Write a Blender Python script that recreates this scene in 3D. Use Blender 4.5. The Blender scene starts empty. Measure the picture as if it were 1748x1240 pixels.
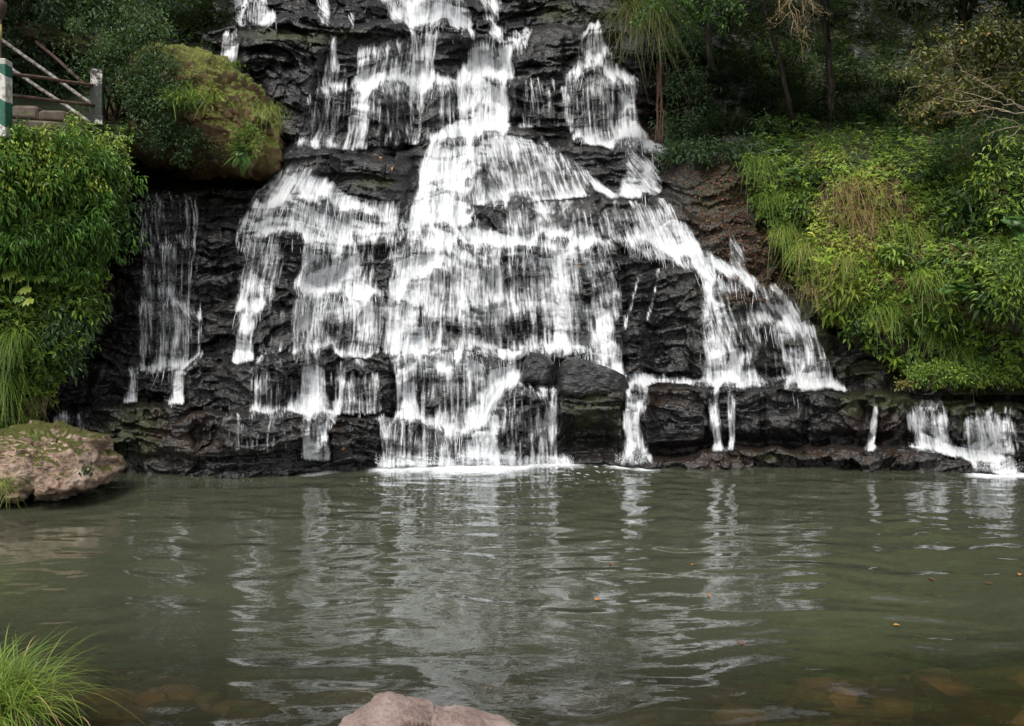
import bpy, math, random
import numpy as np

# ------------------------------------------------------------------ camera, sky, sun, exposure
SC = bpy.context.scene
COL = SC.collection
F, CX, HY, CAMH = 1500.0, 874.0, 500.0, 2.2      # focal length in photo pixels, centre column, horizon row, eye height
cam_d = bpy.data.cameras.new('camera')
cam = bpy.data.objects.new('camera', cam_d)
COL.objects.link(cam)
cam.location = (0, 0, CAMH)
cam.rotation_euler = (math.radians(90), 0, 0)
cam_d.sensor_width = 36.0
cam_d.lens = 36.0 * F / 1748.0
cam_d.shift_y = -(620.0 - HY) / 1748.0
cam_d.clip_end = 500
SC.camera = cam

SUN_EL, SUN_AZ = 58.0, -155.0                     # azimuth from +Y, clockwise
world = bpy.data.worlds.new('World')
SC.world = world
world.use_nodes = True
wn = world.node_tree
wn.nodes.clear()
w_out = wn.nodes.new('ShaderNodeOutputWorld')
w_bg = wn.nodes.new('ShaderNodeBackground')
w_sky = wn.nodes.new('ShaderNodeTexSky')
w_sky.sky_type = 'NISHITA'
w_sky.sun_disc = False
w_sky.sun_elevation = math.radians(SUN_EL)
w_sky.sun_rotation = math.radians(SUN_AZ)
w_sky.air_density = 1.0
w_sky.dust_density = 3.0
w_hs = wn.nodes.new('ShaderNodeHueSaturation')
w_hs.inputs['Saturation'].default_value = 0.2
w_bg.inputs['Strength'].default_value = 0.12
wn.links.new(w_sky.outputs[0], w_hs.inputs['Color'])
wn.links.new(w_hs.outputs[0], w_bg.inputs['Color'])
wn.links.new(w_bg.outputs[0], w_out.inputs[0])

sun_d = bpy.data.lights.new('sun', 'SUN')
sun = bpy.data.objects.new('sun', sun_d)
COL.objects.link(sun)
sun_d.energy = 1.5
sun_d.angle = math.radians(25)
sun_d.color = (1.0, 0.96, 0.90)
_el, _az = math.radians(SUN_EL), math.radians(SUN_AZ)
from mathutils import Vector
_dir = Vector((math.sin(_az) * math.cos(_el), math.cos(_az) * math.cos(_el), math.sin(_el)))
sun.rotation_euler = _dir.to_track_quat('Z', 'Y').to_euler()

SC.view_settings.view_transform = 'Standard'
SC.view_settings.look = 'None'
SC.view_settings.gamma = 1.0
SC.view_settings.exposure = 1.1
SC.cycles.use_denoising = True
SC.cycles.max_bounces = 8
SC.cycles.transparent_max_bounces = 24
SC.cycles.caustics_reflective = False
SC.cycles.caustics_refractive = False
# ------------------------------------------------------------------ numbers: noise and interpolation
rng = np.random.default_rng(11)
_pt = np.random.default_rng(5).permutation(4096).astype(np.int64)
_pv = np.random.default_rng(6).random(4096)

def _h(ix, iy, iz, s=0):
    a = _pt[(ix + s * 131) & 4095]
    a = _pt[(a + iy) & 4095]
    return _pt[(a + iz) & 4095]

def vnoise(x, y, z=0.0, s=0):
    """value noise in 0..1"""
    x, y, z = np.broadcast_arrays(np.asarray(x, float), np.asarray(y, float), np.asarray(z, float))
    ix, iy, iz = np.floor(x).astype(np.int64), np.floor(y).astype(np.int64), np.floor(z).astype(np.int64)
    fx, fy, fz = x - ix, y - iy, z - iz
    fx, fy, fz = fx*fx*(3-2*fx), fy*fy*(3-2*fy), fz*fz*(3-2*fz)
    r = 0
    for dz in (0, 1):
        wz = fz if dz else 1 - fz
        for dy in (0, 1):
            wy = fy if dy else 1 - fy
            for dx in (0, 1):
                wx = fx if dx else 1 - fx
                r = r + _pv[_h(ix + dx, iy + dy, iz + dz, s)] * wx * wy * wz
    return r

def fbm(x, y, z=0.0, o=4, s=0):
    r, a, t = 0, 1.0, 0
    for k in range(o):
        r = r + a * vnoise(x * 2**k, y * 2**k, np.asarray(z) * 2**k, s + k)
        t += a
        a *= 0.5
    return r / t

def voro(x, y, s=0):
    """2-D voronoi: nearest distance, border distance, random value of the cell, offsets to its point"""
    ix, iy = np.floor(x).astype(np.int64), np.floor(y).astype(np.int64)
    f1 = np.full(x.shape, 9.0); f2 = np.full(x.shape, 9.0)
    cid = np.zeros(x.shape); ox = np.zeros(x.shape); oy = np.zeros(x.shape)
    for dy in (-1, 0, 1):
        for dx in (-1, 0, 1):
            h = _h(ix + dx, iy + dy, 0, s)
            qx = ix + dx + _pv[h]; qy = iy + dy + _pv[(h * 7 + 13) & 4095]
            d = np.maximum(np.abs(x - qx), np.abs(y - qy)) * 0.35 + np.hypot(x - qx, y - qy) * 0.7
            near = d < f1
            f2 = np.where(near, f1, np.minimum(f2, d))
            cid = np.where(near, _pv[(h * 3 + 5) & 4095], cid)
            ox = np.where(near, x - qx, ox); oy = np.where(near, y - qy, oy)
            f1 = np.where(near, d, f1)
    return f1, f2 - f1, cid, ox, oy

def sst(a, b, x):
    t = np.clip((x - a) / (b - a), 0, 1)
    return t * t * (3 - 2 * t)

def pl(x, pts):
    p = np.array(pts, float)
    return np.interp(x, p[:, 0], p[:, 1])

def blur(a, r):
    """separable box blur twice, radius in cells"""
    for _ in range(2):
        for ax in (0, 1):
            n = a.shape[ax]
            c = np.cumsum(np.concatenate([np.zeros_like(np.take(a, [0], ax)), a], ax), ax)
            i = np.arange(n)
            lo = np.maximum(i - r, 0); hi = np.minimum(i + r + 1, n)
            sh = (-1, 1) if ax == 0 else (1, -1)
            a = (np.take(c, hi, ax) - np.take(c, lo, ax)) / (hi - lo).reshape(sh)
    return a

def P(px, py, Y):
    """the point that stands at distance Y behind photo pixel (px, py)"""
    px, py, Y = np.broadcast_arrays(np.asarray(px, float), np.asarray(py, float), np.asarray(Y, float))
    return np.stack([(px - CX) / F * Y, Y, CAMH - (py - HY) / F * Y], -1)

# ------------------------------------------------------------------ the rock face: one relief with traced ledges
SX, SY = 1.5, 2.0
GX = np.arange(-300, 2060, SX)
GY = np.arange(-100, 850, SY)
PX, PY = np.meshgrid(GX, GY)

WL = [(-300, 812), (100, 812), (230, 806), (400, 816), (500, 812), (580, 804), (660, 797), (800, 792), (960, 788), (1040, 792),
      (1100, 797), (1400, 800), (1560, 804), (1690, 808), (1748, 808), (2060, 808)]
# ledges: lip curve, tread depth along it, softness of the step in pixels
LEDGES = [
    ([(-300, 700), (60, 695), (120, 692), (200, 686), (300, 693), (400, 702), (470, 706), (520, 702), (560, 703), (610, 708), (660, 714), (700, 720), (760, 732),
      (790, 742), (830, 720), (860, 668), (885, 656), (960, 655), (1080, 657), (1250, 655), (1300, 655), (1360, 662), (1420, 668), (1480, 670), (1560, 684), (1640, 690), (1748, 690), (2060, 690)],
     [(-300, .55), (300, .55), (560, .42), (700, .35), (800, .3), (870, .45), (960, .5), (1100, .8), (1700, .8), (2060, .8)], 9),
    ([(-300, 640), (100, 622), (230, 628), (318, 622), (340, 612), (440, 618), (480, 612), (560, 610), (660, 603), (760, 603), (850, 606), (930, 600), (960, 590),
      (1010, 596), (1060, 640), (1100, 650), (2060, 650)],
     [(-300, .3), (100, .3), (240, .15), (320, .42), (560, .38), (660, .36), (850, .5), (960, .3), (1050, .1), (1100, 0), (2060, 0)], 8),
    ([(-300, 520), (240, 512), (400, 516), (450, 513), (500, 508), (600, 504), (650, 512), (700, 520), (860, 528), (960, 530), (1060, 540), (1200, 548), (1300, 560), (1400, 580), (2060, 590)],
     [(-300, .15), (240, .1), (400, .2), (470, .12), (520, .2), (660, .25), (760, .12), (860, .1), (960, .06), (1100, .12), (1200, .06), (1300, .2), (1400, .15), (2060, .1)], 5),
    ([(-300, 420), (240, 408), (400, 402), (500, 400), (600, 402), (680, 412), (760, 410), (850, 405), (950, 404), (1020, 402), (1090, 410), (1130, 432), (1200, 470), (1330, 490), (2060, 520)],
     [(-300, .2), (240, .12), (400, .25), (520, .18), (700, .3), (860, .3), (1000, .22), (1100, .2), (1200, .3), (1330, .25), (2060, .2)], 7),
    ([(-300, 350), (380, 345), (440, 350), (560, 350), (680, 372), (760, 378), (800, 372), (826, 352), (870, 344), (960, 342), (1050, 339), (1110, 336), (1150, 345), (1190, 380), (1280, 400), (2060, 420)],
     [(-300, .1), (300, .1), (440, .3), (560, .35), (680, .2), (800, .3), (870, .5), (1100, .6), (1200, .4), (1280, .3), (2060, .2)], 6),
    ([(-300, 300), (240, 305), (440, 288), (500, 256), (560, 250), (640, 252), (700, 250), (750, 232), (860, 222), (910, 235), (960, 244), (1000, 238), (1060, 246), (1130, 252), (1300, 262), (2060, 270)],
     [(-300, .3), (300, .3), (480, .5), (560, .7), (700, .7), (860, .6), (960, .6), (1130, .8), (2060, .8)], 7),
    ([(-300, 200), (400, 200), (560, 165), (600, 150), (650, 138), (720, 140), (780, 146), (860, 130), (900, 135), (960, 132), (1000, 128), (1050, 132), (1090, 140), (1200, 150), (2060, 170)],
     [(-300, .15), (400, .1), (560, .2), (650, .35), (720, .35), (790, .12), (880, .15), (960, .3), (1060, .3), (1100, .15), (2060, .15)], 6),
    ([(-300, 60), (400, 42), (480, 44), (600, 50), (690, 49), (760, 46), (800, 52), (850, 44), (900, 42), (960, 34), (1000, 38), (1040, 40), (1090, 60), (2060, 100)],
     [(-300, .8), (400, .8), (700, 1.0), (900, .8), (1000, .4), (1100, .5), (2060, .6)], 6),
    ([(-300, 5), (400, 10), (560, 12), (690, 5), (2060, 5)], [(-300, .3), (2060, .3)], 5),
]

BLOCKS = [(318, 436, 622, 698, .26, 5), (440, 488, 620, 700, .16, 5), (586, 668, 608, 706, .20, 6), (852, 945, 660, 782, .20, 9), (950, 1064, 662, 748, .30, 6), (564, 650, 710, 788, .16, 6), (380, 556, 712, 770, .12, 6),
          (1101, 1208, 664, 760, .22, 7), (1215, 1300, 668, 752, .12, 6), (1304, 1372, 664, 752, .20, 6), (1378, 1470, 674, 756, .16, 6), (1073, 1190, 462, 548, .20, 8), (1066, 1180, 556, 640, .16, 8),
          (880, 962, 60, 128, .2, 8), (872, 950, 138, 205, .2, 8), (480, 700, 262, 300, .15, 8), (560, 690, 312, 345, .14, 7), (410, 560, 60, 110, .2, 8), (450, 540, 118, 180, .2, 8), (180, 330, 712, 776, .14, 8),
          (640, 735, 160, 238, .12, 10), (1010, 1060, 410, 470, .12, 7), (1190, 1270, 500, 560, .1, 8), (240, 330, 340, 398, .10, 7), (330, 400, 350, 500, .12, 8), (1500, 1545, 690, 760, .2, 6), (1620, 1645, 696, 758, .18, 5)]

def build_relief():
    wx = (fbm(PX / 60, PY / 60, 0, 3, 40) - .5)
    wy = (fbm(PX / 55, PY / 40, 3, 4, 50) - .5)
    wl = pl(PX, WL)
    Y = CAMH * F / (wl - HY)                       # distance of the waterline at this column
    Y = blur(Y, 12)
    up = wl - PY
    Y = Y + np.clip(up, -60, 2000) * 0.0011 + np.clip(up - 400, 0, 2000) * 0.0012
    # gentle slope of the broad cascade in the middle
    Y = Y + 0.9 * sst(410, 250, PY) * sst(640, 720, PX) * sst(1200, 1060, PX)
    edge = np.zeros_like(Y); lips = []
    for k, (lip, dep, w) in enumerate(LEDGES):
        cellw = 34 + 9 * (k % 3)
        _, _, lc, lo, _ = voro(PX / cellw + .5 * wx, 0 * PY + k * 5.5, 41)      # each block of the ledge has its own height and depth
        l = blur(pl(PX, lip), 5) + (fbm(PX / 85, 0 * PY + k * 9.1, 0, 2, 42) - .5) * (44 if k > 1 else 10) + wy * 12 + ((lc - .5) * 20 + lo * (lc - .5) * 16) * (.5 if k == 0 else 1) + (vnoise(PX / 9, k * 7.0, 0, 3) - .5) * 3
        t = pl(PX, dep) * (0.55 + 0.45 * fbm(PX / 90, k * 3.3 + 0 * PY, 1, 2, 7) + .5 * vnoise((PX + PY * .15) / 46 + wx, k * 4.4 + 0 * PY, 0, 43))
        lips.append(l)
        s = sst(-w, w, l - PY)
        Y = Y + t * s
        # rounded lip pushed forward a little, hollow under it
        Y = Y - 0.05 * np.exp(-((PY - l - w) / 9.0) ** 2) * sst(0, .2, t)
        edge = np.maximum(edge, np.exp(-((PY - l) / 7.0) ** 2) * sst(0.05, .2, t))
    # low platform in front of the right ledge and its dark undercut
    rp = sst(1085, 1130, PX) * sst(1725, 1660, PX)
    pt = 764 + (fbm(PX / 40, 0 * PY, 5, 3, 9) - .5) * 16 + sst(1250, 1100, PX) * 20 + sst(1540, 1690, PX) * 22
    Y = Y + rp * (0.42 * sst(6, -5, PY - pt) )
    Y = Y + rp * 0.30 * np.exp(-((PY - pt + 12) / 13) ** 2)
    Y = Y - 0.35 * rp * sst(-50, 10, PY - pt)*0
    for (x0, x1, y0, y1, d, e) in BLOCKS:
        jx = (fbm(PX / 18, PY / 18, 0, 3, 44) - .5) * 10; jy = (fbm(PX / 18, PY / 18, 9, 3, 45) - .5) * 10
        m = sst(-e, e, PX + jx - x0) * sst(-e, e, x1 - PX - jx) * sst(-e, e, PY + jy - y0) * sst(-e, e, y1 - PY - jy)
        Y = Y - d * m * (1 + .25 * (PX - (x0 + x1) / 2) / (x1 - x0) * (1 if x0 % 2 else -1))
    # recess between ledges at the left, under the boulder and right of the wedge rock
    Y = Y + 0.5 * np.exp(-((PY - 742) / 24) ** 2) * sst(955, 985, PX) * sst(1060, 1030, PX)
    Y = Y + 0.8 * np.exp(-((PY - 308) / 12) ** 2) * sst(215, 260, PX) * sst(470, 440, PX)
    Y = Y + 0.45 * np.exp(-((PX - 80) / 70) ** 2) * np.exp(-((PY - 740) / 40) ** 2)
    Y = Y + 0.25 * np.exp(-((PX - 755) / 150) ** 2) * sst(200, 60, PY)*0
    # right face of the upper rock steps back at the right-hand fall
    Y = Y + 0.5 * sst(1085, 1125, PX) * sst(250, 200, PY)
    Y = Y + 0.35 * sst(880, 860, PX) * sst(60, 90, PY) * sst(230, 200, PY) * sst(740, 790, PX)
    # the hillsides lean back beyond the rock
    Y = Y + 5.0 * sst(1100, 1500, PX) * sst(280, -60, PY) + 3.0 * sst(420, 100, PX) * sst(160, -80, PY)
    da = np.full(Y.shape, 90.0); db = np.full(Y.shape, 90.0)
    for l in lips:
        q = PY - l
        da = np.where(q >= 0, np.minimum(da, q), da); db = np.where(q < 0, np.minimum(db, -q), db)
    phase = da / (da + db)                          # 0 just below a lip, 1 just above the next one down
    smooth = Y.copy()
    # big blocks, cracked strata, small breakage
    amp = 1.0 - 0.55 * sst(640, 700, PX) * sst(1060, 960, PX) * sst(240, 280, PY) * sst(420, 360, PY) - .5 * sst(1120, 1160, PX) * sst(560, 480, PY) * sst(220, 260, PY)
    lw = (fbm(PX / 170, PY / 120, 2, 3, 46) - .5); lh = (fbm(PX / 150, PY / 110, 8, 3, 47) - .5)
    def facets(sx, sy, wq, sd, a_off, a_t):
        u, v = PX / sx + wx * wq + lw * 2.2 + PY * .002, PY / sy + wy * wq * 1.3 + lh * 2.6 + PX * .0012 * np.sign(sd % 2 - .5)
        f1, f2, c, ox, oy = voro(u, v, sd)
        return a_off * (c - .5) + a_t * ((((c * 9.7) % 1.0) - .5) * ox * 1.6 - np.clip(oy, -.7, .7) * (.25 + .75 * ((c * 5.3) % 1.0))), f2
    b1, f2 = facets(92, 46, .5, 1, .24, .24)
    b2, f2b = facets(46, 30, .6, 2, .15, .15)
    mk = sst(.40, .60, fbm(PX / 90, PY / 60, 4, 2, 48))
    big = b1 * (1 - .35 * mk) + b2 * mk + 0.06 * np.exp(-(f2 / 0.035) ** 2) * sst(.4, .6, fbm(PX / 70, PY / 50, 0, 2, 31))
    m1, g2 = facets(24, 13, .9, 3, .075, .085)
    mid = m1 * (.15 + .85 * sst(.42, .62, fbm(PX / 60, PY / 45, 6, 3, 49)))
    s1, h2 = facets(9, 5.5, 1.8, 4, .022, .026)
    sm = s1 * (.3 + .7 * sst(.4, .6, fbm(PX / 45, PY / 40, 7, 3, 51)))
    sf = fbm(PX / 110 + wx, (PY + wy * 26 + lh * 60) / 8.5, 0, 4, 8)
    strat = (.45 * sst(.46, .54, sf) + .75 * sf - .6) * .16 * sst(.3, .6, fbm(PX / 130, PY / 70, 3, 2, 52))
    fine = (fbm(PX / 30, PY / 22, 0, 5, 60) - .5) * 0.16
    Y = Y + amp * (big * .8 + mid + sm + strat) + fine
    return Y, smooth, edge, phase

G, GS, EDGE, PHASE = build_relief()

def gat(px, py, A=None):
    """relief distance (or any map on its grid) at photo pixels"""
    A = G if A is None else A
    u = np.clip((np.asarray(px, float) - GX[0]) / SX, 0, len(GX) - 1.001)
    v = np.clip((np.asarray(py, float) - GY[0]) / SY, 0, len(GY) - 1.001)
    i, j = u.astype(int), v.astype(int)
    fu, fv = u - i, v - j
    return (A[j, i] * (1-fu) * (1-fv) + A[j, i+1] * fu * (1-fv) + A[j+1, i] * (1-fu) * fv + A[j+1, i+1] * fu * fv)

# ------------------------------------------------------------------ where water runs: bands (row, left, right, amount)
FALLS = {
 'top': [
    [(-260, 690, 800, 1), (0, 700, 785, 1), (20, 690, 800, 1), (40, 684, 808, .95), (50, 700, 800, .6)],
    [(-60, 640, 700, .5), (0, 655, 705, .65), (25, 668, 705, .8), (44, 685, 710, .7)],
    [(-60, 800, 850, .3), (10, 815, 860, .35), (30, 830, 855, .45), (46, 835, 845, .5)],
    [(-60, 530, 560, .3), (10, 540, 560, .4), (40, 550, 562, .5)],
    [(20, 595, 605, .25), (45, 597, 603, .3)],
 ],
 'topleft': [
    [(-60, 395, 440, .6), (0, 400, 445, .7), (25, 405, 470, .75), (40, 400, 480, .6)],
    [(45, 388, 402, .75), (80, 380, 402, .75), (120, 380, 404, .8)],
 ],
 'main': [
    [(48, 790, 905, .65), (70, 805, 893, .85), (90, 800, 885, .95), (120, 788, 878, 1), (160, 780, 872, 1), (200, 776, 866, 1), (222, 768, 862, 1)],
    [(48, 700, 760, .5), (62, 690, 755, .65), (72, 650, 740, .5), (100, 620, 735, .6), (128, 606, 760, .75), (142, 604, 790, .9), (165, 620, 790, .55), (210, 640, 790, .42), (245, 650, 770, .4)],
    [(100, 610, 640, .7), (140, 605, 640, .85), (180, 597, 632, .85), (225, 592, 625, .7), (250, 590, 630, .6)],
    [(60, 565, 578, .4), (100, 548, 580, .45), (150, 535, 600, .32), (200, 525, 600, .34), (250, 512, 600, .45)],
    [(75, 612, 640, .5), (95, 608, 640, .6)],
    [(210, 760, 870, 1), (235, 730, 890, 1), (262, 720, 850, 1), (300, 712, 815, 1), (350, 700, 800, .96), (400, 695, 830, .96)],
    [(225, 850, 900, .95), (250, 840, 940, .8), (280, 830, 985, .62), (310, 815, 1000, .62), (335, 800, 1010, .72), (348, 790, 860, .7)],
    [(225, 865, 885, .6), (255, 930, 950, .7), (290, 985, 1005, .7), (325, 1020, 1045, .75), (335, 1035, 1060, .7)],
    [(345, 690, 800, .9), (372, 690, 820, .9), (395, 690, 850, .95), (420, 680, 900, .85)],
    [(346, 870, 1010, .5), (370, 860, 1010, .62), (395, 845, 1015, .72), (415, 850, 1020, .85)],
    [(405, 690, 1020, .9), (430, 672, 1040, .92), (450, 665, 1048, .8), (480, 660, 1054, .66), (512, 655, 1056, .68), (528, 655, 1056, .72), (560, 660, 1052, .5), (596, 662, 1040, .52)],
    [(440, 672, 760, .95), (500, 660, 740, .95), (530, 655, 720, 1), (600, 662, 730, .95)],
    [(430, 930, 975, .9), (500, 940, 972, .95), (560, 945, 970, .9), (600, 945, 968, .9)],
    [(430, 780, 830, .8), (500, 780, 830, .8), (600, 800, 825, .6)],
    [(410, 1000, 1040, .8), (470, 1010, 1056, .8), (540, 1015, 1058, .6)],
    [(540, 1025, 1050, .9), (575, 1010, 1055, .9), (600, 1000, 1060, .85), (625, 1020, 1064, .8), (640, 1046, 1070, .8)],
    [(588, 930, 1000, .9), (600, 880, 1010, .95), (612, 850, 950, .9)],
    [(600, 660, 880, 1), (618, 668, 885, .95), (635, 672, 890, .85), (655, 685, 885, .62), (690, 685, 870, .55), (715, 690, 870, .62), (740, 700, 868, .7), (788, 700, 862, .7)],
    [(618, 790, 890, 1), (640, 820, 888, 1), (660, 825, 880, 1), (700, 800, 858, 1), (740, 792, 858, 1), (794, 794, 864, 1)],
    [(640, 672, 715, .8), (700, 680, 720, .9), (716, 660, 730, .9)],
    [(712, 650, 700, .55), (750, 652, 690, .45), (785, 660, 690, .3)],
    [(655, 880, 960, .8), (668, 862, 962, .5), (700, 855, 960, .42), (782, 862, 955, .42)],
    [(660, 905, 960, .5), (785, 915, 950, .5)],
    [(768, 660, 960, .35), (782, 648, 975, .8), (797, 640, 985, 1)],
 ],
 'upright': [
    [(38, 1003, 1022, .7), (60, 996, 1030, .7), (84, 985, 1050, .8), (100, 985, 1055, .65), (128, 968, 1072, .75), (138, 964, 1080, .8), (170, 966, 1086, .5), (210, 972, 1090, .5), (242, 985, 1094, .65)],
    [(128, 1040, 1080, .9), (180, 1058, 1088, .85), (240, 1062, 1094, .85)],
    [(145, 955, 968, .6), (180, 962, 975, .6), (222, 970, 985, .6)],
    [(90, 1000, 1020, .8), (125, 985, 1010, .8), (150, 985, 1000, .6)],
    [(237, 1000, 1090, .7), (246, 1010, 1130, .8), (254, 1050, 1140, .65), (266, 1070, 1130, .6), (300, 1062, 1112, .8), (334, 1045, 1118, .85)],
    [(130, 880, 955, .12), (215, 885, 960, .16)],
    [(145, 928, 938, .3), (200, 940, 950, .35)],
 ],
 'left': [
    [(282, 490, 528, .6), (296, 470, 548, .85), (320, 450, 580, .9), (345, 430, 620, .85), (375, 412, 665, .8), (398, 405, 688, .78)],
    [(340, 600, 680, .5), (390, 640, 700, .6), (420, 620, 680, .5)],
    [(396, 520, 612, 1), (430, 512, 620, .95), (470, 510, 625, .9), (506, 500, 650, .9), (530, 498, 655, .72), (570, 500, 652, .55), (606, 500, 640, .4)],
    [(402, 610, 660, .5), (450, 610, 640, .4), (500, 620, 650, .4)],
    [(400, 408, 482, .75), (430, 414, 478, .7), (470, 416, 470, .75), (508, 410, 460, .8), (520, 404, 452, 1), (540, 410, 436, 1), (580, 406, 428, 1), (616, 402, 426, 1)],
    [(520, 470, 500, .3), (600, 470, 500, .25)],
    [(608, 505, 560, .65), (640, 505, 555, .8), (698, 490, 558, .85), (706, 500, 570, .9)],
    [(612, 430, 500, .36), (690, 432, 500, .36), (702, 430, 520, .75)],
    [(704, 380, 510, .10), (770, 380, 510, .09)],
    [(600, 440, 500, .22), (520, 440, 500, .22)][::-1],
    [(618, 560, 640, .25), (660, 570, 650, .5), (702, 560, 650, .6)],
    [(704, 518, 562, .8), (740, 520, 560, .75), (782, 516, 562, .95)],
 ],
 'farleft': [
    [(330, 236, 330, .20), (440, 240, 335, .26), (560, 244, 340, .26), (622, 236, 345, .30)],
    [(622, 225, 318, .55), (632, 222, 320, .6)],
    [(325, 240, 305, .15), (360, 240, 300, .28), (400, 250, 300, .25)],
    [(362, 236, 252, .30), (450, 240, 256, .28), (620, 238, 258, .22)],
    [(415, 278, 304, .7), (440, 275, 300, .6), (500, 272, 315, .4), (560, 272, 328, .45), (600, 265, 330, .5), (632, 268, 322, .7)],
    [(470, 285, 300, .6), (620, 292, 312, .7)],
    [(630, 285, 318, .95), (660, 288, 314, .85), (688, 284, 316, .95)],
    [(634, 222, 240, .4), (682, 210, 235, .6)],
    [(505, 338, 346, .35), (570, 336, 345, .3)],
 ],
 'spout': [
    [(700, 96, 112, .7), (722, 84, 125, .95)],
    [(708, 112, 135, .45), (755, 120, 150, .4)],
 ],
 'right': [
    [(340, 1108, 1140, .55), (360, 1085, 1158, .72), (385, 1075, 1180, .8), (410, 1100, 1195, .88), (435, 1130, 1225, .9), (458, 1170, 1262, .9), (478, 1198, 1300, .85), (496, 1205, 1335, .7)],
    [(348, 1010, 1090, .45), (375, 1015, 1100, .55), (400, 1030, 1120, .6), (425, 1080, 1135, .75), (445, 1115, 1160, .7)],
    [(478, 1200, 1240, .95), (520, 1196, 1244, .9), (580, 1196, 1262, .8), (620, 1198, 1290, .75), (658, 1200, 1310, .75)],
    [(480, 1285, 1325, .55), (510, 1300, 1355, .75), (545, 1330, 1378, .8), (566, 1310, 1388, .85), (600, 1330, 1402, .7), (640, 1350, 1425, .75), (664, 1340, 1442, .85)],
    [(485, 1285, 1300, .5), (560, 1280, 1330, .55)],
    [(520, 1225, 1330, .35), (650, 1290, 1350, .3)],
    [(398, 1240, 1262, .35), (440, 1245, 1268, .55), (462, 1250, 1275, .6)],
    [(470, 1086, 1091, .42), (510, 1074, 1081, .5), (560, 1062, 1070, .4)],
    [(460, 1120, 1125, .3), (545, 1103, 1108, .35)],
 ],
 'ledgespout': [
    [(634, 1046, 1090, .7), (648, 1060, 1140, .8), (660, 1064, 1098, .9), (700, 1064, 1098, .95), (740, 1062, 1100, .95), (792, 1056, 1102, 1)],
    [(640, 1090, 1160, .6), (652, 1120, 1210, .6), (656, 1180, 1300, .5)],
 ],
 'ledgestrand': [
    [(662, 1208, 1228, .4), (720, 1214, 1230, .7), (758, 1218, 1234, .6), (766, 1206, 1244, .7)],
    [(668, 1240, 1256, .4), (764, 1244, 1252, .5)],
 ],
 'sliver': [[(690, 1490, 1502, .6), (730, 1484, 1496, .65), (758, 1479, 1490, .5), (766, 1470, 1498, .6)]],
 'cornerleft': [[(684, 1562, 1605, .6), (700, 1548, 1618, .8), (740, 1556, 1620, .85), (768, 1560, 1632, .95)]],
 'cornerright': [
    [(698, 1655, 1730, .5), (720, 1642, 1732, .75), (750, 1640, 1730, .7), (772, 1642, 1732, .9)],
    [(715, 1700, 1728, .9), (770, 1690, 1726, .95)],
    [(762, 1540, 1640, .9), (772, 1580, 1700, .95), (782, 1640, 1724, .95), (808, 1676, 1748, 1)],
 ],
}
# rocks that stay dry inside the cascades: x, y, half width, half height
DRY = [(757, 112, 22, 20), (770, 68, 16, 18), (700, 100, 16, 8), (870, 288, 26, 14), (962, 296, 26, 18), (850, 70, 8, 14), (826, 370, 28, 18), (900, 330, 30, 6),
       (640, 432, 34, 22), (700, 262, 14, 14), (960, 380, 22, 14), (1050, 430, 28, 24), (880, 470, 26, 30), (885, 560, 36, 30), (748, 650, 60, 8),
       (770, 690, 46, 24), (725, 760, 26, 18), (776, 770, 18, 24), (585, 570, 30, 26), (740, 200, 26, 26), (690, 190, 40, 18), (650, 230, 24, 10),
       (1010, 120, 16, 22), (1020, 200, 24, 24), (1080, 378, 18, 10), (1240, 560, 30, 20), (1350, 590, 14, 12), (450, 340, 14, 12), (560, 440, 10, 14), (470, 385, 22, 8),
       (900, 690, 20, 16), (770, 560, 22, 34), (820, 640, 18, 10), (870, 445, 40, 10), (1000, 500, 12, 26), (990, 350, 60, 5), (610, 370, 22, 12), (800, 310, 8, 10)]

def fan(px, py):
    """how the cascade spreads: stream coordinate and sideways drift per pixel fallen"""
    ys = [-100, 60, 150, 222, 345, 480, 600, 820]
    ws = [.55, .60, .72, .78, 1.18, 1.42, 1.55, 1.62]
    w = np.interp(py, ys, ws); dw = (np.interp(py + 10, ys, ws) - np.interp(py - 10, ys, ws)) / 20
    side = np.where(px < 815, .50 * sst(300, 460, px), 1.0) * (1 - .75 * sst(920, 960, px) * sst(262, 240, py))
    w = 1 + (w - 1) * side
    return 815 + (px - 815) / w, (px - 815) * dw * side / w
FAN_S, FAN_D = fan(PX, PY)

def band_map(bands):
    M = np.zeros_like(PX)
    for b in bands:
        b = np.array(b, float)
        y0, y1 = b[0, 0], b[-1, 0]
        L = np.interp(PY, b[:, 0], b[:, 1]); R = np.interp(PY, b[:, 0], b[:, 2]); D = np.interp(PY, b[:, 0], b[:, 3])
        jx = (fbm(PX / 16, PY / 34, 0, 3, 21) - .5) * np.clip((R - L) * .8, 6, 26)
        jy = (vnoise(PX / 7, PY / 30, 0, 33) - .5) * 10
        s = np.clip((R - L) * .22, 2.5, 12)
        m = sst(-s, s, PX + jx - L) * sst(-s, s, R - PX - jx) * sst(y0 - 6, y0 + 3, PY + jy) * sst(y1 + 5, y1 - 3, PY + jy * .25 + (vnoise(PX / 24, 0 * PY, 2, 34) - .5) * 6)
        M = np.maximum(M, m * D)
    return M

STREAK = np.zeros_like(PX)

def da_span():
    return np.full_like(PX, 60.0)

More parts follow.
